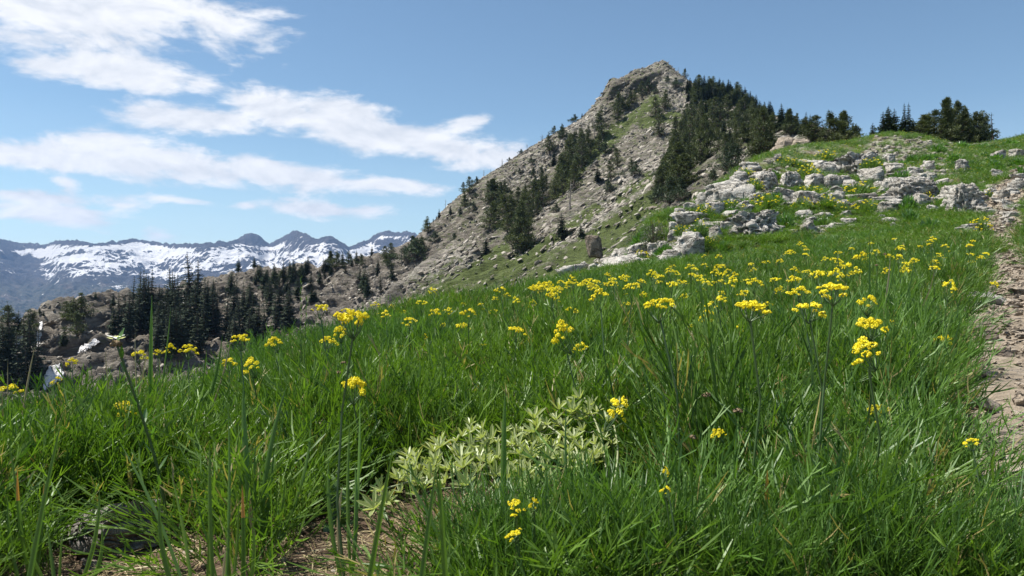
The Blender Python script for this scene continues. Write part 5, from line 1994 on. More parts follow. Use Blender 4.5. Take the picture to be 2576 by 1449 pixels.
def yellow_flower(u, v, wpx, label, group=None, aspect=.55, roll=0.0, detail=True, wide=.062, greenish=False, k=None):
    y = max(1.08, wide * F / wpx)
    head = pix(u, v, y)
    g = float(hill([head[0]], [y])[0])
    L = head[2] - g
    if not (.16 < L < .50):                       # walk along the line of sight to a believable stem length
        ys = np.geomspace(1.05, 40, 500)
        xs = (u - CU) / F * ys
        hs = (CV - v) / F * ys - hill(xs, ys)
        want = .34 if L >= .5 else .24
        j = int(np.argmin(np.abs(hs - want) + .02 * np.abs(np.log(ys / y))))
        y = float(ys[j])
        head = pix(u, v, y)
    w = wpx * y / F
    base = np.array([head[0] + rnd(-.03, .03), head[1] + rnd(-.01, .05), 0])
    base[2] = float(hill([base[0]], [base[1]])[0])
    d = Vector(head - base)
    L = d.length
    rot = d.to_track_quat('Z', 'Y').to_euler()
    e = put('yellow_flower', None, tuple(base), rot)
    e.empty_display_size = .02
    tag(e, label, 'flower', group)
    k = random.randrange(5) if k is None else k
    hs = (w * 1.05, w * 1.05, w * 3.1 * aspect)
    put('stem', flower_stem(L - .30 * hs[2] + .004, max(.0014, min(.0023, w * .034))), parent=e)
    hs = (w * 1.05, w * 1.05, w * 3.1 * aspect)
    hr = (rnd(-.12, .12), roll + rnd(-.1, .1), rnd(0, 6.28))
    if detail:
        h = put('flower_head', RAYS[k], (0, 0, L), (hr[0], roll, 0), hs, e)
        for (a, b, c, s) in LAY[k]:
            put('umbellet', random.choice(UMB_G if greenish else UMB), (a, b, c), (rnd(-.3, .3), rnd(-.3, .3), rnd(0, 6.28)), (s * 1.15, s * 1.15, s * 1.1), h)
    else:
        put('flower_head', HEADS[k], (0, 0, L), hr, hs, e)
    return e


random.seed(71)
for (u, v, w, asp, roll, lab) in [
    (890, 980, 72, .62, 0, 'domed yellow flower head standing alone left of the silvery plant'),
    (1540, 1052, 72, .60, .5, 'drooping yellow flower head touching the right side of the silvery plant'),
    (1425, 858, 62, .62, -.3, 'lopsided yellow flower head tilting left in the middle of the meadow'),
    (1660, 780, 84, .42, .1, 'wide yellow flower head fourth column from the brown boulder, low in the centre meadow'),
    (1888, 780, 94, .36, .1, 'broad flat yellow flower head left of the row in front of the grass tussock'),
    (2038, 786, 76, .40, .2, 'flat yellow flower head right of the broad flat one'),
    (1782, 802, 48, .5, -.4, 'small yellow flower head tucked under a slanting flat one'),
    (1808, 766, 58, .35, -.35, 'slanting flat yellow flower head above a small one'),
    (2185, 770, 50, .6, 0, 'round yellow flower head left of the grass tussock'),
    (2095, 740, 92, .36, .15, 'long flat yellow flower head, widest of the upper row'),
    (2012, 744, 58, .3, .1, 'thin flat yellow flower head left of the widest of the upper row'),
    (2188, 826, 76, .48, -.2, 'yellow flower head above a slanting one near the tussock'),
    (2243, 824, 28, .8, 0, 'small round yellow flower head at the right of a larger one'),
    (2186, 902, 96, .40, -.45, 'yellow flower head slanting up to the right, lowest near the tussock'),
    (2222, 852, 20, .8, 0, 'tiny yellow flower knob between two larger heads near the tussock'),
    (2375, 862, 42, .55, .1, 'yellow flower head among pale bent grass left of the brown boulder'),
    (1810, 1100, 40, .5, -.5, 'sparse yellow flower head half hidden in dense foliage right of the silvery plant'),
    (1300, 1285, 55, .4, -.4, 'yellow flower head low under the silvery plant'),
    (1346, 1272, 30, .7, -.5, 'small yellow flower head right of the low one under the silvery plant'),
    (1292, 1350, 50, .4, -.4, 'lowest yellow flower head, in the blue-green leaves at the bottom'),
    (1675, 1196, 20, .9, 0, 'small yellow flower knob over the bare gap right of the silvery plant'),
    (1676, 1240, 30, .6, 0, 'yellow flower knob at the bottom of the bare gap right of the silvery plant'),
    (2446, 1122, 40, .4, .2, 'yellow flower head half buried in grass beside the trail'),
    (888, 812, 92, .52, 0, 'largest yellow flower head on the left meadow crest'),
    (856, 842, 42, .6, 0, 'yellow flower head just under the largest one on the left crest'),
    (806, 784, 50, .42, .1, 'tall yellow flower head against the brown ridge'),
    (826, 862, 44, .4, -.4, 'slanting yellow flower head below the largest one on the left crest'),
    (636, 932, 56, .42, -.3, 'slanting yellow flower head right of a pair on the left'),
    (576, 920, 44, .45, -.2, 'yellow flower head left of the slanting one on the left'),
    (551, 962, 22, .9, .6, 'narrow yellow flower head seen from its side on the left'),
    (604, 862, 58, .40, 0, 'yellow flower head with three knobs on the left crest'),
    (690, 868, 46, .5, -.4, 'yellow flower head on the crest left of the largest one'),
    (350, 898, 40, .5, .1, 'yellow flower head just right of the white-topped stalk'),
    (474, 886, 48, .45, -.3, 'yellow flower head crossed by a broad grass blade on the left crest'),
    (430, 888, 30, .6, 0, 'small yellow flower head between two others on the left crest'),
    (397, 890, 22, .6, 0, 'smallest yellow flower head on the left crest'),
    (310, 1042, 66, .35, 0, 'yellow flower head sunk in the foliage at the left'),
    (516, 1048, 30, .5, 0, 'dim yellow flower head deep in the foliage left of the centre'),
    (181, 922, 32, .5, .2, 'small yellow flower head against the bare grey slope at the left'),
    (146, 962, 30, .5, -.3, 'small yellow flower head in front of the largest snow patch'),
    (25, 984, 52, .38, 0, 'yellow flower head cut by the left edge'),
]:
    yellow_flower(u, v, w, lab, None, asp, roll)
yellow_flower(2208, 1046, 66, 'greenish-yellow half-open flower head in the dense foliage at the right', None, .5, .5, greenish=True)
G_MID = 'yellow flowers of the middle meadow'
G_UP = 'yellow flowers of the upper meadow'
for (u, v, w) in [(870, 785, 25), (945, 770, 24), (970, 800, 36), (1090, 738, 25), (1060, 768, 30), (1030, 812, 42), (1095, 795, 40), (1130, 790, 30), (1180, 796, 45), (1245, 756, 22),
                  (1300, 836, 50), (1165, 826, 40), (1022, 880, 34), (1070, 852, 20), (1115, 822, 20), (1300, 766, 30), (1340, 770, 26), (1390, 756, 40), (1437, 787, 36), (1460, 886, 44),
                  (1510, 756, 52), (1590, 730, 50), (1500, 736, 30), (1690, 720, 36), (1640, 690, 26), (1700, 690, 26), (1760, 706, 36), (1800, 690, 30), (1840, 720, 40), (1900, 716, 40),
                  (1950, 706, 30), (2000, 712, 40), (2056, 696, 44), (2104, 662, 40), (2102, 702, 44), (2136, 686, 50), (2166, 662, 48), (1960, 738, 30), (1720, 752, 26), (1580, 770, 34), (1620, 752, 28),
                  (1240, 790, 26), (1210, 770, 22), (1275, 745, 20), (1015, 790, 22), (985, 775, 18), (2260, 650, 30), (2300, 660, 26), (2350, 680, 34), (2385, 730, 40), (2345, 610, 26), (2440, 620, 22),
                  (2480, 640, 20), (2500, 720, 24), (2420, 700, 22), (2230, 690, 26), (2320, 760, 30), (1870, 745, 34), (1930, 770, 30), (1815, 742, 26), (1540, 800, 22), (1215, 870, 18), (1740, 830, 22), (1860, 840, 40)]:
    yellow_flower(u, v, w, 'small yellow flower head ' + (q := 'on the meadow crest right of the largest crest flower' if u < 1260 else 'in the meadow before the lowest limestone ledge' if u < 1700 else 'in the meadow left of the pale tussock' if u < 2140 else 'around the pale tussock'), 'yellow flowers ' + q, rnd(.38, .55), rnd(-.25, .25), detail=False)
n = 0
while n < 110:
    u = rnd(1250, 2470)
    lo = np.interp(u, [1250, 1500, 1800, 2470], [745, 725, 720, 680])
    hi = np.interp(u, [1250, 1450, 1700, 1850, 2100, 2470], [735, 705, 672, 615, 590, 590])
    v = hi + (lo - hi) * random.random() ** .8
    w = np.interp(v, [580, 640, 745], [11, 17, 27]) * rnd(.8, 1.25)
    yellow_flower(u, v, w, 'tiny yellow flower head in the upper meadow ' + (q := 'below the long sloping ledge' if u < 1680 else 'below the big front boulders' if u < 2000 else 'between the outcrop and the pale tussock' if u < 2250 else 'beside the trail bend'), 'yellow flowers ' + q, rnd(.35, .5), rnd(-.2, .2), detail=False)
    n += 1

rs = np.random.default_rng(61)
fx, fy, fu = terrain_points(9000, 5, 48, rs, 950, 2620)
fz = hill(fx, fy)
fv = CV - F * fz / fy
ok = visible(fx, fy, fz) & (trail_dist(fx, fy) > 1.2) & off_rocks(fx, fy, .9)
ok &= rs.uniform(0, 1, len(fx)) < np.where(fy < 15, .55, .16 + .5 * sstep(fbm(np.c_[fx * .4, fy * .4, 0 * fx], 2), .05, .4))
fx, fy, fz = fx[ok], fy[ok], fz[ok]
st = np.interp(fy, [5, 12, 18, 48], [.30, .22, .15, .28]) * rs.uniform(.8, 1.15, len(fx))
fs = rs.uniform(.032, .055, len(fx)) * np.interp(fy, [5, 20, 48], [1, 1.1, 1.6])
scatter('distant_flowers', np.c_[fx, fy, fz + st], np.c_[rs.normal(0, .2, len(fx)), rs.normal(0, .2, len(fx)), rs.uniform(0, 6, len(fx))], np.c_[fs, fs, fs], rs.integers(0, 3, len(fx)), SMALL_HEADS)


# ------------------------------------------------------------------ cushions of leaves and flowers on the outcrop
def cushion_meshes(seed, mat='cushion', blades=520, w=.010, flowers=26):
    random.seed(seed)
    lf, fl = MB(), MB()
    for _ in range(blades):
        d = unit((random.gauss(0, 1), random.gauss(0, 1), abs(random.gauss(.3, .7))))
        p = d * np.array([.42, .42, .62]) * rnd(.45, .95)
        e = unit(d + np.array([rnd(-.5, .5), rnd(-.5, .5), rnd(.1, .9)]))
        L = rnd(.10, .24)
        s = unit(np.cross(e, (rnd(-1, 1), rnd(-1, 1), rnd(-1, 1))))
        lf.ribbon([p - e * L * .3, p + e * L * .4, p + e * L], [w, w * 1.2, w * .2], s, 0, rnd(0, 1))
    for _ in range(flowers):
        d = unit((random.gauss(0, 1), random.gauss(0, 1), abs(random.gauss(.8, .6))))
        florets(fl, d * np.array([.46, .46, .74]) * rnd(.92, 1.08), .032, 7, .022)
    return lf.mesh('foliage', [M[mat]]), fl.mesh('flowers', [M['petal']])


CUSH = [cushion_meshes(940 + i, flowers=14 + 9 * i) for i in range(4)]
GREENB = [cushion_meshes(950 + i, 'broad', 420, .022, 0) for i in range(2)]


def cushion(u0, v0, u1, v1, label, kit_, flower=True, lift=0.0, group=None):
    uc = (u0 + u1) / 2
    p = hit(uc, v1 + lift, hill, 1.5, 88)
    if lift:
        p = np.array([(uc - CU) / F * p[1], p[1], (CV - v1) / F * p[1]])
    w = (u1 - u0) * p[1] / F
    h = (v1 - v0) * p[1] / F
    e = put('flowering_cushion' if flower else 'leafy_clump', None, tuple(p + np.array([0, w * .1, -.04 * h])), (0, 0, rnd(0, 6.28)), (w * 1.15, w * 1.0, h * 1.35))
    tag(e, label, 'plant', group)
    lf, fl = kit_
    put('foliage', lf, parent=e)['kind'] = 'stuff'
    if flower:
        put('flowers', fl, parent=e)['kind'] = 'stuff'


random.seed(72)
for (a, b, c, d, lab, lift) in [
    (1728, 548, 1786, 592, 'domed flowering cushion on top of the upright front boulder', 60), (1694, 560, 1734, 592, 'small flowering cushion at the left on top of the upright front boulder', 60),
    (1886, 482, 1970, 526, 'wide yellow-dotted cushion above the widest boulder', 0), (1806, 496, 1880, 534, 'flowering cushion under the tilted slab', 0),
    (1745, 508, 1806, 548, 'green flowering cushion right behind the white slab', 0), (1988, 488, 2050, 532, 'densely flowering cushion with a dark hollow under it', 0),
    (2056, 482, 2106, 528, 'dome-shaped flowering cushion in the middle of the outcrop', 0), (2094, 500, 2150, 542, 'leafy flowering cushion right of the dome-shaped one', 0),
    (2150, 498, 2212, 538, 'yellow-topped cushion over a shaded earth bank', 0), (1846, 420, 1904, 444, 'bright green cushion above the tilted slab', 0),
    (2006, 410, 2070, 452, 'bright green flowering cushion left of the highest cluster', 0), (2050, 372, 2106, 404, 'flowering patch behind the highest cluster', 0),
    (2166, 392, 2220, 424, 'yellow flowering tuft on the crown of the highest cluster', 24), (1986, 398, 2040, 424, 'green cushion between the top rocks', 0),
    (1876, 446, 1924, 476, 'small green cushion on the face of the tilted slab', 22), (2006, 462, 2076, 492, 'flowering cushion under the tall pitted rocks', 0),
    (2316, 482, 2352, 510, 'small flowering cushion below the large fissured mass', 0), (2120, 452, 2210, 500, 'broad leafy cushion in the central hollow of the outcrop', 0),
    (2040, 440, 2070, 462, 'small cushion between the knobbly rocks', 0), (1950, 392, 2000, 412, 'low green mat on the outcrop top', 0),
    (2440, 545, 2500, 592, 'grassy clump beside the elongated tan slab', 0), (1770, 590, 1800, 620, 'small clump between the two big front boulders', 0),
    (1590, 628, 1640, 660, 'leafy tuft in a crack of the long ledge', 0), (1545, 612, 1590, 640, 'tuft beside the pale wedge-shaped boulder', 0), (1480, 650, 1520, 690, 'tuft on the lowest limestone ledge', 0),
    (2290, 470, 2330, 490, 'cushion in front of the large fissured mass', 0), (2478, 476, 2500, 500, 'small green tuft right of the holed rock', 0), (1690, 530, 1720, 552, 'tuft of grass left of the white slab', 0),
]:
    cushion(a, b, c, d, lab, random.choice(CUSH), True, lift)
for (a, b, c, d, lab) in [(2236, 418, 2300, 466, 'leafy green clump below the lone white-topped block'), (2262, 484, 2316, 536, 'tall leafy green clump left of the small cushion below the fissured mass'),
                          (1952, 526, 2000, 580, 'dark leafy clump right beside the widest boulder'), (1770, 560, 1800, 600, 'leafy tuft right of the upright front boulder'),
                          (1800, 600, 1850, 640, 'leafy clump in the meadow edge below the narrow block'), (2266, 520, 2320, 566, 'low leafy clump in the upper meadow'),
                          (2310, 540, 2380, 600, 'wide bright leafy clump left of the trail bend')]:
    cushion(a, b, c, d, lab, random.choice(GREENB), False)


random.seed(73)
for i in range(46):
    u = rnd(1560, 2480)
    lo = np.interp(u, [1420, 1600, 1830, 2100, 2400, 2560], [700, 660, 600, 570, 575, 550])
    hi = np.interp(u, [1420, 1600, 1800, 2000, 2200, 2560], [680, 600, 490, 405, 400, 410])
    v = rnd(hi, lo)
    w = rnd(24, 58)
    q = 'left part' if u < 1850 else 'middle' if u < 2200 else 'right part'
    cushion(u, v - w * rnd(.45, .7), u + w, v, 'green leafy clump between small rocks in the ' + q + ' of the outcrop', random.choice(CUSH[:1] + GREENB), False, 0, 'green clumps in the ' + q + ' of the outcrop')


for i in range(44):
    u, v = rnd(2270, 2570), rnd(366, 452)
    w = rnd(16, 46)
    q = 'left' if u < 2420 else 'right'
    cushion(u, v - w * rnd(.4, .65), u + w, v, 'low green bushy plant on the ' + q + ' half of the upper right slope', random.choice(CUSH[:2] + GREENB), False, 0, 'bushy plants on the ' + q + ' half of the upper right slope')


def sagebrush(u0, v0, u1, v1, label, seed):
    random.seed(seed)
    tw, lf = MB(), MB()
    for _ in range(26):
        a, t_ = rnd(0, 6.28), rnd(.1, 1.25)
        d = np.array([math.cos(a) * math.sin(t_) * .45, math.sin(a) * math.sin(t_) * .45, math.cos(t_) * .8 + .08])
        tw.tube([(0, 0, -.05), d * .5 + np.array([0, 0, .06]), d], [.02, .012, .004], 4, cap=False)
    for _ in range(1500):
        d = unit((random.gauss(0, 1), random.gauss(0, 1), abs(random.gauss(.3, .7))))
        p = d * np.array([.46, .46, .86]) * rnd(.5, 1.0)
        e = unit(d + np.array([rnd(-.6, .6), rnd(-.6, .6), rnd(.1, .9)]))
        s = unit(np.cross(e, (rnd(-1, 1), rnd(-1, 1), rnd(-1, 1))))
        L = rnd(.03, .07)
        lf.ribbon([p, p + e * L * .5, p + e * L], [.007, .011, .003], s, 0, rnd(0, 1))
    uc = (u0 + u1) / 2
    p = hit(uc, v1, hill, 1.5, 88)
    w, h = (u1 - u0) * p[1] / F, (v1 - v0) * p[1] / F
    e = put('sagebrush', None, tuple(p + np.array([0, w * .2, -.05 * h])), (0, 0, 1), (w, w * .9, h * 1.1))
    tag(e, label, 'bush', None)
    put('twigs', tw.mesh('twigs', [M['bark']]), parent=e)
    put('foliage', lf.mesh('foliage', [M['sage']]), parent=e)


sagebrush(1602, 546, 1696, 622, 'round grey-green sage bush among the left boulders', 961)
sagebrush(1565, 560, 1625, 612, 'brownish low bush left behind the grey sage bush', 962)


# ------------------------------------------------------------------ the silvery lupine in the centre
def leaflet_mesh():
    mb = MB()
    pts = [(0, 0, 0), (.25, 0, .03), (.55, 0, .04), (.85, 0, .02), (1, 0, -.01)]
    mb.ribbon(pts, [.02, .085, .115, .085, .01], (0, 1, 0), 0, .5, fold=.75)
    return mb


def palmate(seed, k):
    random.seed(seed)
    base = leaflet_mesh()
    mb = MB()
    n = 6 + k % 3
    for i in range(n):
        a = (i / n) * 6.283 + rnd(-.12, .12)
        lift = rnd(.45, 1.0)
        L = rnd(.80, 1.05)
        R = Matrix.Rotation(a, 3, 'Z') @ Matrix.Rotation(-lift, 3, 'Y') @ Matrix.Rotation(rnd(-.4, .4), 3, 'X')
        mb.add([tuple(R @ (Vector(v) * L)) for v in base.v], base.f, 0, rnd(.1, .9))
    return mb.mesh('leaf', [M['lupine']])


def build_lupine():
    random.seed(81)
    leaves = [palmate(970 + k, k) for k in range(7)]
    root = hit(1330, 1228, hill)
    e = put('lupine', None, tuple(root))
    e.empty_display_size = .05
    tag(e, 'silvery-green lupine with spreading stems and star-shaped hairy leaves in the centre foreground', 'plant')
    spots = [(450, 790), (520, 640), (690, 690), (720, 580), (840, 640), (830, 540), (970, 740), (990, 600), (930, 480), (920, 430), (1190, 560), (1060, 540), (1230, 740), (1300, 700),
             (1330, 560), (1420, 430), (1530, 450), (1430, 660), (1340, 480), (1340, 390), (1480, 400), (1590, 290), (1640, 260), (1720, 300), (1700, 360), (1640, 400), (1560, 590), (1780, 620),
             (1660, 470), (1740, 560), (1810, 400), (1880, 330), (1540, 720), (600, 740), (880, 830), (1090, 850), (340, 860), (290, 980), (660, 800), (1440, 800), (1130, 480), (1250, 620), (780, 720),
             (1660, 690), (1100, 650), (1000, 520), (1220, 480), (1400, 560), (1490, 580), (1600, 520), (760, 790), (560, 800), (1160, 790), (1340, 810), (1500, 330), (1600, 360), (1780, 480), (1850, 560)]
    for _ in range(84):
        X = rnd(330, 1880)
        lo = np.interp(X, [330, 600, 1000, 1400, 1880], [800, 580, 430, 330, 270])
        hi = np.interp(X, [330, 700, 1200, 1880], [980, 860, 840, 700])
        spots.append((X, rnd(lo + 20, hi)))
    stems = [[(1330, 1228), (1230, 1192), (1130, 1180), (1040, 1210), (960, 1232)], [(1360, 1230), (1290, 1180), (1180, 1158), (1090, 1172)], [(1420, 1225), (1400, 1170), (1330, 1130), (1240, 1100)],
             [(1480, 1235), (1470, 1160), (1430, 1090), (1390, 1040)], [(1520, 1235), (1530, 1150), (1500, 1060), (1470, 1000)], [(1300, 1230), (1190, 1215), (1080, 1235)], [(1500, 1240), (1560, 1150), (1545, 1070)],
             [(1440, 1232), (1460, 1120), (1360, 1060)], [(1400, 1215), (1300, 1186), (1220, 1190), (1150, 1200)]]

    def depth(v):
        return 1.42 + (1232 - v) / 232 * .42
    line = []
    for s in stems:
        y_b = depth(s[0][1])
        pts = []
        for i, (u, v) in enumerate(s):
            y = y_b if i == 0 else depth(v)
            p = pix(u, v, y)
            if i == 0:
                p = np.array([p[0], y, float(hill([p[0]], [y])[0])])
            pts.append(p)
        pts = smooth_line(pts, 14)
        line.append(pts)
        mb = MB()
        mb.tube([p - root for p in pts], list(np.linspace(.0034, .0017, 14)), 6)
        put('stem', mb.mesh('stem', [M['lupine_stem']], True), parent=e)
    allp = np.vstack(line)
    for i, (X, Y) in enumerate(spots):
        u, v = 830.6 + X * .3828, 894.5 + (Y + 25) * .3828
        y = depth(v) + rnd(-.03, .03)
        c = pix(u, v, y)
        j = int(np.argmin(np.linalg.norm(allp - c, axis=1)))
        a = allp[j] - root
        tip = c - root
        L = rnd(.024, .040) * (1.0 if i % 5 else .7)
        d = unit(tip - a + np.array([0, 0, .03]))
        n = unit(d * .35 + np.array([rnd(-.45, .45), -.25 + rnd(-.4, .4), .95]))
        rot = Vector(n).to_track_quat('Z', 'X').to_euler()
        lf = put('leaf', random.choice(leaves), tuple(tip), (rot.x, rot.y, rot.z + 0), (L, L, L), e)
        mb = MB()
        mid = (a + tip) / 2 + np.array([0, 0, -.006])
        q = [Vector(k - tip) for k in (a, mid, tip)]
        inv = rot.to_matrix().inverted()
        mb.tube([np.array(inv @ k) / L for k in q], [.0011 / L, .001 / L, .0009 / L], 4, cap=False)
        put('leaf_stalk', mb.mesh('leaf_stalk', [M['lupine_stem']]), parent=lf)


build_lupine()


# ------------------------------------------------------------------ grass tufts and single plants in the foreground
def blade_object(parent, root, base, tip, wid, bend, mat, roll=.0, n=9):
    base, tip = np.asarray(base, float), np.asarray(tip, float)
    d = tip - base
    L = np.linalg.norm(d)
    side = unit(np.cross(d, (0, 1, 0)) + np.array([0, roll, 0]))
    mid = (base + tip) / 2 + np.array([bend, 0, .03 * L])
    t_ = np.linspace(0, 1, n)[:, None]
    pts = (1 - t_) ** 2 * base + 2 * t_ * (1 - t_) * mid + t_ ** 2 * tip
    prof = np.interp(np.linspace(0, 1, n), [0, .2, .55, .8, .93, 1], [.55, .9, 1.0, .72, .34, .04]) * wid / 2
    mb = MB()
    mb.ribbon([p - root for p in pts], list(prof), unit(np.cross(unit(d), (0, -1, .15)) + np.array([0, roll, 0])), 0, rnd(.35, .85), fold=.5)
    mats = [M[mat]]
    tipped = mat == 'orange_tip'
    if tipped:
        mats = [M['grass'], M['orange_tip']]
        per = (n - 1) * 2
        mb.m = [1 if (i // 2) / (n - 1) > .66 else 0 for i in range(per)]
    put('blade', mb.mesh('blade', mats, True), parent=parent)


def tuft(base, y, tips, label, name='grass_tuft', cat='grass', wmul=1.0):
    """tips: (photo column, photo row, width in photo units, bend, material, step in depth)"""
    bx, by, bz = (base[0] - CU) / F * y, y, None
    bz = float(hill([bx], [by])[0])
    root = np.array([bx, by, bz])
    e = put(name, None, tuple(root))
    e.empty_display_size = .02
    tag(e, label, cat)
    for k, (u, v, w, bend, mat, dy) in enumerate(tips):
        b = root + np.array([rnd(-.012, .012), rnd(-.012, .012), -.008])
        tp = pix(u, v, y + dy)
        blade_object(e, root, b, tp, w * (y + dy / 2) / F * wmul, bend, mat, rnd(-.3, .3))
    return e


random.seed(91)
g, o, bl, dr = 'grass', 'orange_tip', 'blue_leaf', 'dry'
tuft((30, 1500), .80, [(160, 1036, 15, -.010, bl, 0)], 'out-of-focus broad grass blade slanting across the lower left corner', 'grass_tuft')
tuft((70, 1430), 1.25, [(44, 1178, 11, -.02, o, 0), (111, 1216, 11, .01, o, .02), (23, 1109, 9, 0, g, .04), (20, 1250, 9, -.02, g, 0), (95, 1300, 8, .01, o, 0)], 'grass tuft with orange withered tips at the far lower left')
tuft((168, 1440), 1.2, [(250, 1231, 11, .03, g, .03), (254, 1316, 12, .04, g, 0), (66, 1352, 9, -.02, g, 0), (120, 1330, 9, 0, g, .02), (160, 1330, 8, -.01, g, 0)], 'curved grass tuft in front of the dark grey stone')
tuft((474, 1440), 1.16, [(402, 1250, 13, -.03, g, .02), (300, 1110, 9, .02, bl, .10), (430, 1190, 9, .01, g, .05), (520, 1330, 10, .02, g, 0)], 'grass tuft right of the grey stone with one long leaning blade')
tuft((548, 1430), 1.15, [(528, 1109, 13, -.008, g, .02), (574, 1028, 9, .01, bl, .06), (568, 1372, 9, 0, dr, 0), (600, 1250, 8, .01, g, 0)], 'upright grass tuft at the bottom with a pale straw blade')
tuft((613, 1445), 1.18, [(609, 1220, 12, .004, o, 0), (636, 1316, 10, .02, g, 0), (580, 1300, 9, -.02, g, 0)], 'small grass tuft with one orange-tipped blade')
tuft((660, 1385), 1.36, [(612, 968, 17, -.015, bl, .05), (722, 968, 15, -.03, bl, .02), (628, 1212, 11, -.02, dr, 0), (716, 1201, 10, .03, g, 0), (782, 1032, 9, .05, g, .08), (690, 1130, 11, .0, g, .05), (644, 1100, 10, -.02, g, .04)],
     'tall broad-bladed grass tuft left of the centre, two blades rising high')
tuft((722, 1262), 1.75, [(727, 1086, 10, 0, g, .0), (815, 1105, 12, .04, g, .02), (766, 1078, 10, .02, g, .04), (750, 1150, 9, .02, g, 0), (700, 1120, 9, -.02, g, 0), (790, 1180, 9, .03, g, 0)], 'yellow-green grass tuft behind the tall broad-bladed one')
tuft((877, 1372), 1.30, [(862, 1220, 10, -.02, dr, 0), (827, 1155, 12, -.02, g, .03), (893, 1163, 11, .01, bl, .05), (905, 1000, 8, .01, bl, .10), (880, 1060, 9, -.01, g, .06)], 'grass tuft under the domed flower with one withered brown blade')
tuft((868, 1500), .80, [(992, 1105, 15, .0, g, 0)], 'out-of-focus yellow-green blade leaning right at the bottom', 'grass_tuft')
tuft((985, 1500), .78, [(1100, 1152, 15, .0, bl, 0)], 'out-of-focus grey-green blade leaning right at the bottom', 'grass_tuft')
tuft((1124, 1500), .86, [(1104, 1160, 16, -.004, g, 0)], 'bright upright out-of-focus blade at the bottom centre', 'grass_tuft')
tuft((1256, 1205), 1.34, [(1271, 975, 16, -.006, bl, 0)], 'dark single blade standing upright before the silvery plant', 'grass_tuft')
tuft((1170, 1330), 1.15, [(1096, 1178, 13, -.01, g, 0), (1120, 1240, 9, -.01, g, .02), (1012, 1180, 9, .02, bl, .05)], 'thin grass tuft below the left stems of the silvery plant')
tuft((1400, 1285), 1.25, [(1322, 1159, 13, -.01, g, .02), (1360, 1220, 9, -.01, g, 0)], 'leaning grass blades in front of the silvery plant stems')
tuft((1474, 1318), 1.22, [(1462, 1143, 12, -.004, bl, 0), (1425, 1010, 8, -.02, bl, .10)], 'upright blades right of the silvery plant stems')
tuft((1952, 1450), 1.2, [(1930, 1172, 12, -.005, o, 0), (2126, 1097, 14, .03, bl, .03), (2156, 1147, 13, .02, g, .02), (2183, 1270, 14, .03, bl, 0), (1819, 1231, 11, -.02, g, .02), (1785, 1250, 11, -.02, g, 0),
                         (1972, 1250, 9, 0, g, 0), (1835, 1247, 12, -.01, g, 0), (2034, 1300, 9, .0, dr, 0), (2000, 1200, 8, .01, g, .03), (1890, 1200, 10, -.02, g, .02), (2080, 1330, 11, .03, g, 0)],
     'large broad-bladed grass tuft at the bottom right of the centre', wmul=1.35)
tuft((1712, 1450), 1.2, [(1682, 1231, 13, -.01, g, .02), (1692, 1340, 14, -.01, o, 0), (1745, 1330, 12, .01, g, 0), (1655, 1300, 10, -.02, g, 0), (1760, 1380, 12, .03, g, 0)], 'grass tuft with an orange tip left of the large bottom tuft', wmul=1.25)
tuft((2192, 770), 3.4, [(2187, 580, 5, 0, bl, 0), (2170, 690, 4.5, -.02, g, 0), (2262, 588, 5, .02, bl, .05), (2300, 640, 5, .10, bl, 0), (2350, 668, 4.5, .14, dr, 0), (2120, 660, 4, -.03, g, 0), (2240, 640, 5, .03, dr, 0), (2395, 740, 5, .22, g, 0),
                        (2150, 720, 4, -.04, g, 0), (2320, 720, 5, .12, dr, 0), (2210, 640, 4.5, .0, g, .05), (2280, 700, 5, .08, bl, 0)], 'tall arching tussock of pale grass in the right meadow')
tuft((2325, 985), 2.5, [(2465, 868, 8, .03, dr, 0), (2512, 876, 8, .06, dr, 0), (2420, 790, 7, .02, bl, .05), (2400, 760, 6, .01, g, .08), (2450, 960, 8, .06, g, 0), (2480, 1010, 7, .06, g, 0), (2360, 840, 6, .0, bl, .05), (2520, 930, 7, .10, dr, 0)],
     'sprawling tussock leaning over the trail edge')
tuft((375, 930), 2.3, [(382, 742, 11, -.006, bl, 0), (430, 770, 6, .02, g, .04), (340, 830, 5, -.02, dr, 0)], 'tall dark blade cluster standing against the ridge firs')
tuft((440, 950), 2.1, [(560, 842, 9, .05, g, 0), (585, 828, 5, .06, dr, .05), (600, 893, 6, .05, g, 0), (520, 880, 8, .03, g, 0)], 'blades arching right across the left crest flowers')
tuft((35, 1010), 2.0, [(88, 870, 9, -.02, dr, 0), (20, 900, 5, -.01, dr, 0), (5, 965, 5, -.02, dr, 0)], 'pale curved dry blade at the far left')
tuft((300, 925), 2.2, [(372, 876, 6, .01, dr, 0), (265, 880, 5, -.02, dr, 0)], 'pale dry blades crossing behind the white-topped stalk')


def seed_stalk(u, v, y, label, lean=10, head=.010, mat='seed', name='seed_head', cat='seed head'):
    top = pix(u, v, y)
    b = np.array([(u + lean - CU) / F * y, y + .02, 0])
    b[2] = float(hill([b[0]], [b[1]])[0])
    e = put(name, None, tuple(b))
    e.empty_display_size = .02
    tag(e, label, cat)
    t_ = top - b
    mb = MB()
    mb.tube([(0, 0, -.01), t_ * .5 + np.array([.006, 0, 0]), t_], [.0013, .0011, .0008], 5)
    put('stem', mb.mesh('stem', [M['stem']]), parent=e)
    hd = MB()
    florets(hd, t_, head, 40, head * .35)
    put('head', hd.mesh('head', [M[mat]]), parent=e)
    return e


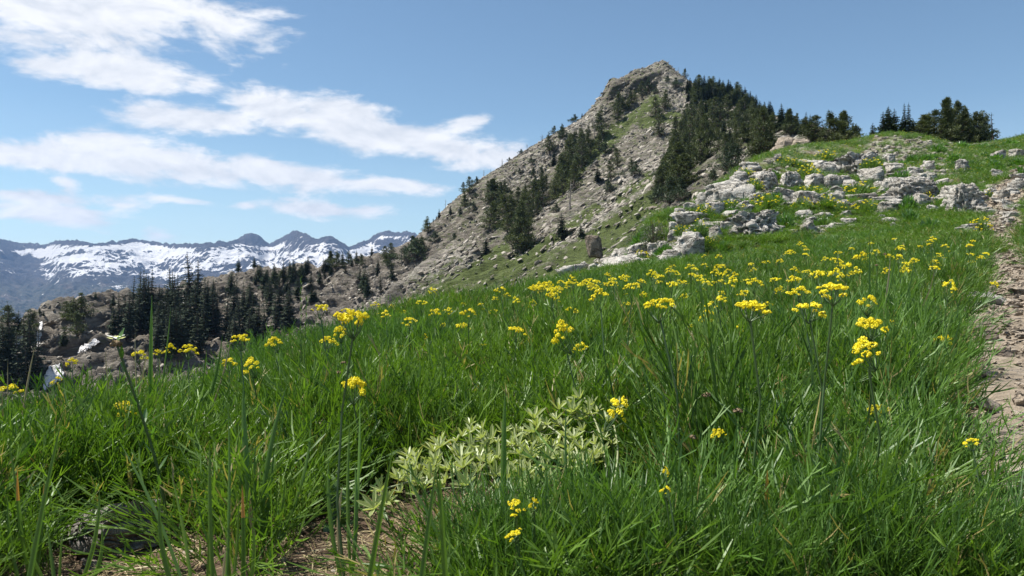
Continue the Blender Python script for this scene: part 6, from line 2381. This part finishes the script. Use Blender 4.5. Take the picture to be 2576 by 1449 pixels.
random.seed(92)
for (u, v, y, lab) in [(1855, 1036, 1.5, 'fuzzy brown seed head, largest, right of the silvery plant'), (1777, 996, 1.55, 'dark brown seed head above left of the largest one'), (1742, 1102, 1.45, 'reddish brown seed head on a leaning stalk below the others'),
                       (2010, 1150, 1.4, 'small brown seed head over the large bottom tuft'), (864, 914, 2.0, 'small dark seed head over the domed flower'), (852, 938, 2.0, 'small tan seed head just under a dark one'),
                       (2226, 640, 3.2, 'brown seed head in the pale tussock'), (2205, 668, 3.2, 'dark seed head low in the pale tussock')]:
    seed_stalk(u, v, y, lab, head=.0085 if 'largest' in lab else .0065)


def spike_grass(u, v0, v1, y, label, width=.006, lean=0):
    top = pix(u, v0, y)
    b = np.array([(u + lean - CU) / F * y, y, 0])
    b[2] = float(hill([b[0]], [b[1]])[0])
    e = put('grass_stalk', None, tuple(b))
    e.empty_display_size = .02
    tag(e, label, 'grass')
    t_ = top - b
    mb = MB()
    mb.tube([(0, 0, -.01), t_ * .5, t_], [.0015, .0012, .0006], 5)
    put('stem', mb.mesh('stem', [M['stem']]), parent=e)
    sp = MB()
    n = 26
    for i in range(n):
        f = 1 - (i / n) * (v1 - v0) / ((CV - v0) - F * b[2] / y) * -1 if False else 1 - .34 * i / n
        p = t_ * f
        a = i * 2.4
        d = unit((math.cos(a), math.sin(a), 1.6))
        sp.ribbon([p, p + d * width, p + d * width * 1.9], [.0012, .0018, .0004], unit((-math.sin(a), math.cos(a), 0)), 0, rnd(0, 1))
    put('spike', sp.mesh('spike', [M['cushion']]), parent=e)


spike_grass(757, 700, 860, 2.6, 'dark upright grass stalk against the brown ridge')
spike_grass(772, 748, 830, 2.6, 'pale leaning grass spike beside the dark upright stalk', .009, -14)
spike_grass(1108, 700, 800, 5.0, 'thin stalk rising over the meadow crest against the green slope', .01, -8)


def white_stalk():
    pts = [pix(u, v, 1.5 + (1290 - v) * -.0002) for u, v in [(292, 862), (312, 915), (340, 1000), (372, 1090), (402, 1180), (432, 1290)]][::-1]
    pts[0] = np.array([pts[0][0], pts[0][1], float(hill([pts[0][0]], [pts[0][1]])[0])])
    root = pts[0].copy()
    e = put('white_flower', None, tuple(root))
    e.empty_display_size = .02
    tag(e, 'thick dark leaning stalk with a small white flower tuft on its tip, at the left', 'flower')
    P = smooth_line([p - root for p in pts], 14)
    mb = MB()
    mb.tube(list(P), list(np.linspace(.0032, .0022, 14)), 6)
    put('stem', mb.mesh('stem', [M['stem']], True), parent=e)
    for i in range(12):
        p = P[2 + i] if i < 11 else P[13]
        a = i * 2.4
        d = unit((math.cos(a) * .8, math.sin(a) * .8, 1.1))
        l = MB()
        l.ribbon([p, p + d * .012, p + d * .024, p + d * .034], [.0015, .0042, .0032, .0004], unit((-math.sin(a), math.cos(a), .2)), 0, .5, fold=.4)
        put('leaf', l.mesh('leaf', [M['broad']]), parent=e)
    t_ = P[-1]
    bud = MB()
    florets(bud, t_ + np.array([0, 0, -.004]), .009, 26, .0045)
    put('buds', bud.mesh('buds', [M['seed']]), parent=e)
    for i in range(6):
        a = i * 1.05
        d = np.array([math.cos(a), math.sin(a), .28])
        fl = MB()
        c = t_ + np.array([math.cos(a) * .006, math.sin(a) * .006, .008 + .003 * (i % 2)])
        fl.ribbon([c, c + d * .006, c + d * .012], [.0015, .0050, .0022], unit((-math.sin(a), math.cos(a), 0)), 0, .8, fold=.3)
        put('petal', fl.mesh('petal', [M['white_petal']]), parent=e)


white_stalk()


def broad_plant(u, v, leaves, label, seed):
    random.seed(seed)
    root = hit(u, v, hill)
    y = root[1]
    e = put('broad_leaved_plant', None, tuple(root))
    e.empty_display_size = .02
    tag(e, label, 'plant')
    for (tu, tv, w, dy) in leaves:
        tip = pix(tu, tv, y + dy) - root
        mid = tip * .5 + np.array([0, 0, .02])
        t_ = np.linspace(0, 1, 9)[:, None]
        pts = 2 * t_ * (1 - t_) * mid + t_ ** 2 * tip
        wid = w * y / F / 2
        prof = np.interp(np.linspace(0, 1, 9), [0, .25, .55, .85, 1], [.12, .5, 1, .7, .05]) * wid
        mb = MB()
        mb.ribbon(list(pts), list(prof), unit(np.cross(unit(tip), (0, -1, .4))), 0, rnd(.2, .9), fold=.25)
        put('leaf', mb.mesh('leaf', [M['broad']], True), parent=e)


broad_plant(540, 1345, [(455, 1250, 34, 0), (478, 1330, 36, -.03), (520, 1160, 40, .05), (560, 1165, 34, .06), (595, 1250, 30, .0), (610, 1310, 34, -.03), (500, 1290, 30, -.05), (575, 1330, 26, -.05)],
            'rosette of broad pale-green leaves between the grass tufts on the left', 981)
broad_plant(842, 1330, [(835, 1190, 34, .05), (862, 1230, 40, .04), (815, 1215, 26, .02), (880, 1290, 38, 0), (815, 1345, 30, -.04), (905, 1330, 24, 0)], 'dark broad-leaved plant left under the silvery plant', 982)
broad_plant(1725, 1400, [(1700, 1272, 36, .04), (1745, 1320, 40, 0), (1690, 1350, 34, -.03), (1775, 1365, 44, -.04), (1800, 1400, 40, -.05), (1680, 1420, 30, -.04)], 'broad pale leaves at the bottom beside an orange-tipped tuft', 983)
broad_plant(1258, 1310, [(1255, 1200, 26, .04), (1290, 1240, 22, .03), (1235, 1270, 22, 0), (1275, 1290, 20, -.02)], 'small toothed leaves under the dark single blade', 984)

# a low mat of blue-green forked leaves at the bottom centre
rs = np.random.default_rng(23)
x, y, u = terrain_points(2600, 1.10, 1.42, rs, 1120, 2600)
k = (rs.uniform(0, 1, len(x)) < .10) & (y < 1.22 + .12 * np.sin(u * .01))
x, y = x[k], y[k]
scatter('front_foliage', np.c_[x, y, hill(x, y)], np.c_[rs.normal(0, .15, len(x)), rs.normal(.05, .15, len(x)), rs.uniform(0, 6.28, len(x))], np.ones((len(x), 3)) * rs.uniform(.55, .8, len(x))[:, None],
        rs.integers(0, 2, len(x)), FEATHER[4:6])
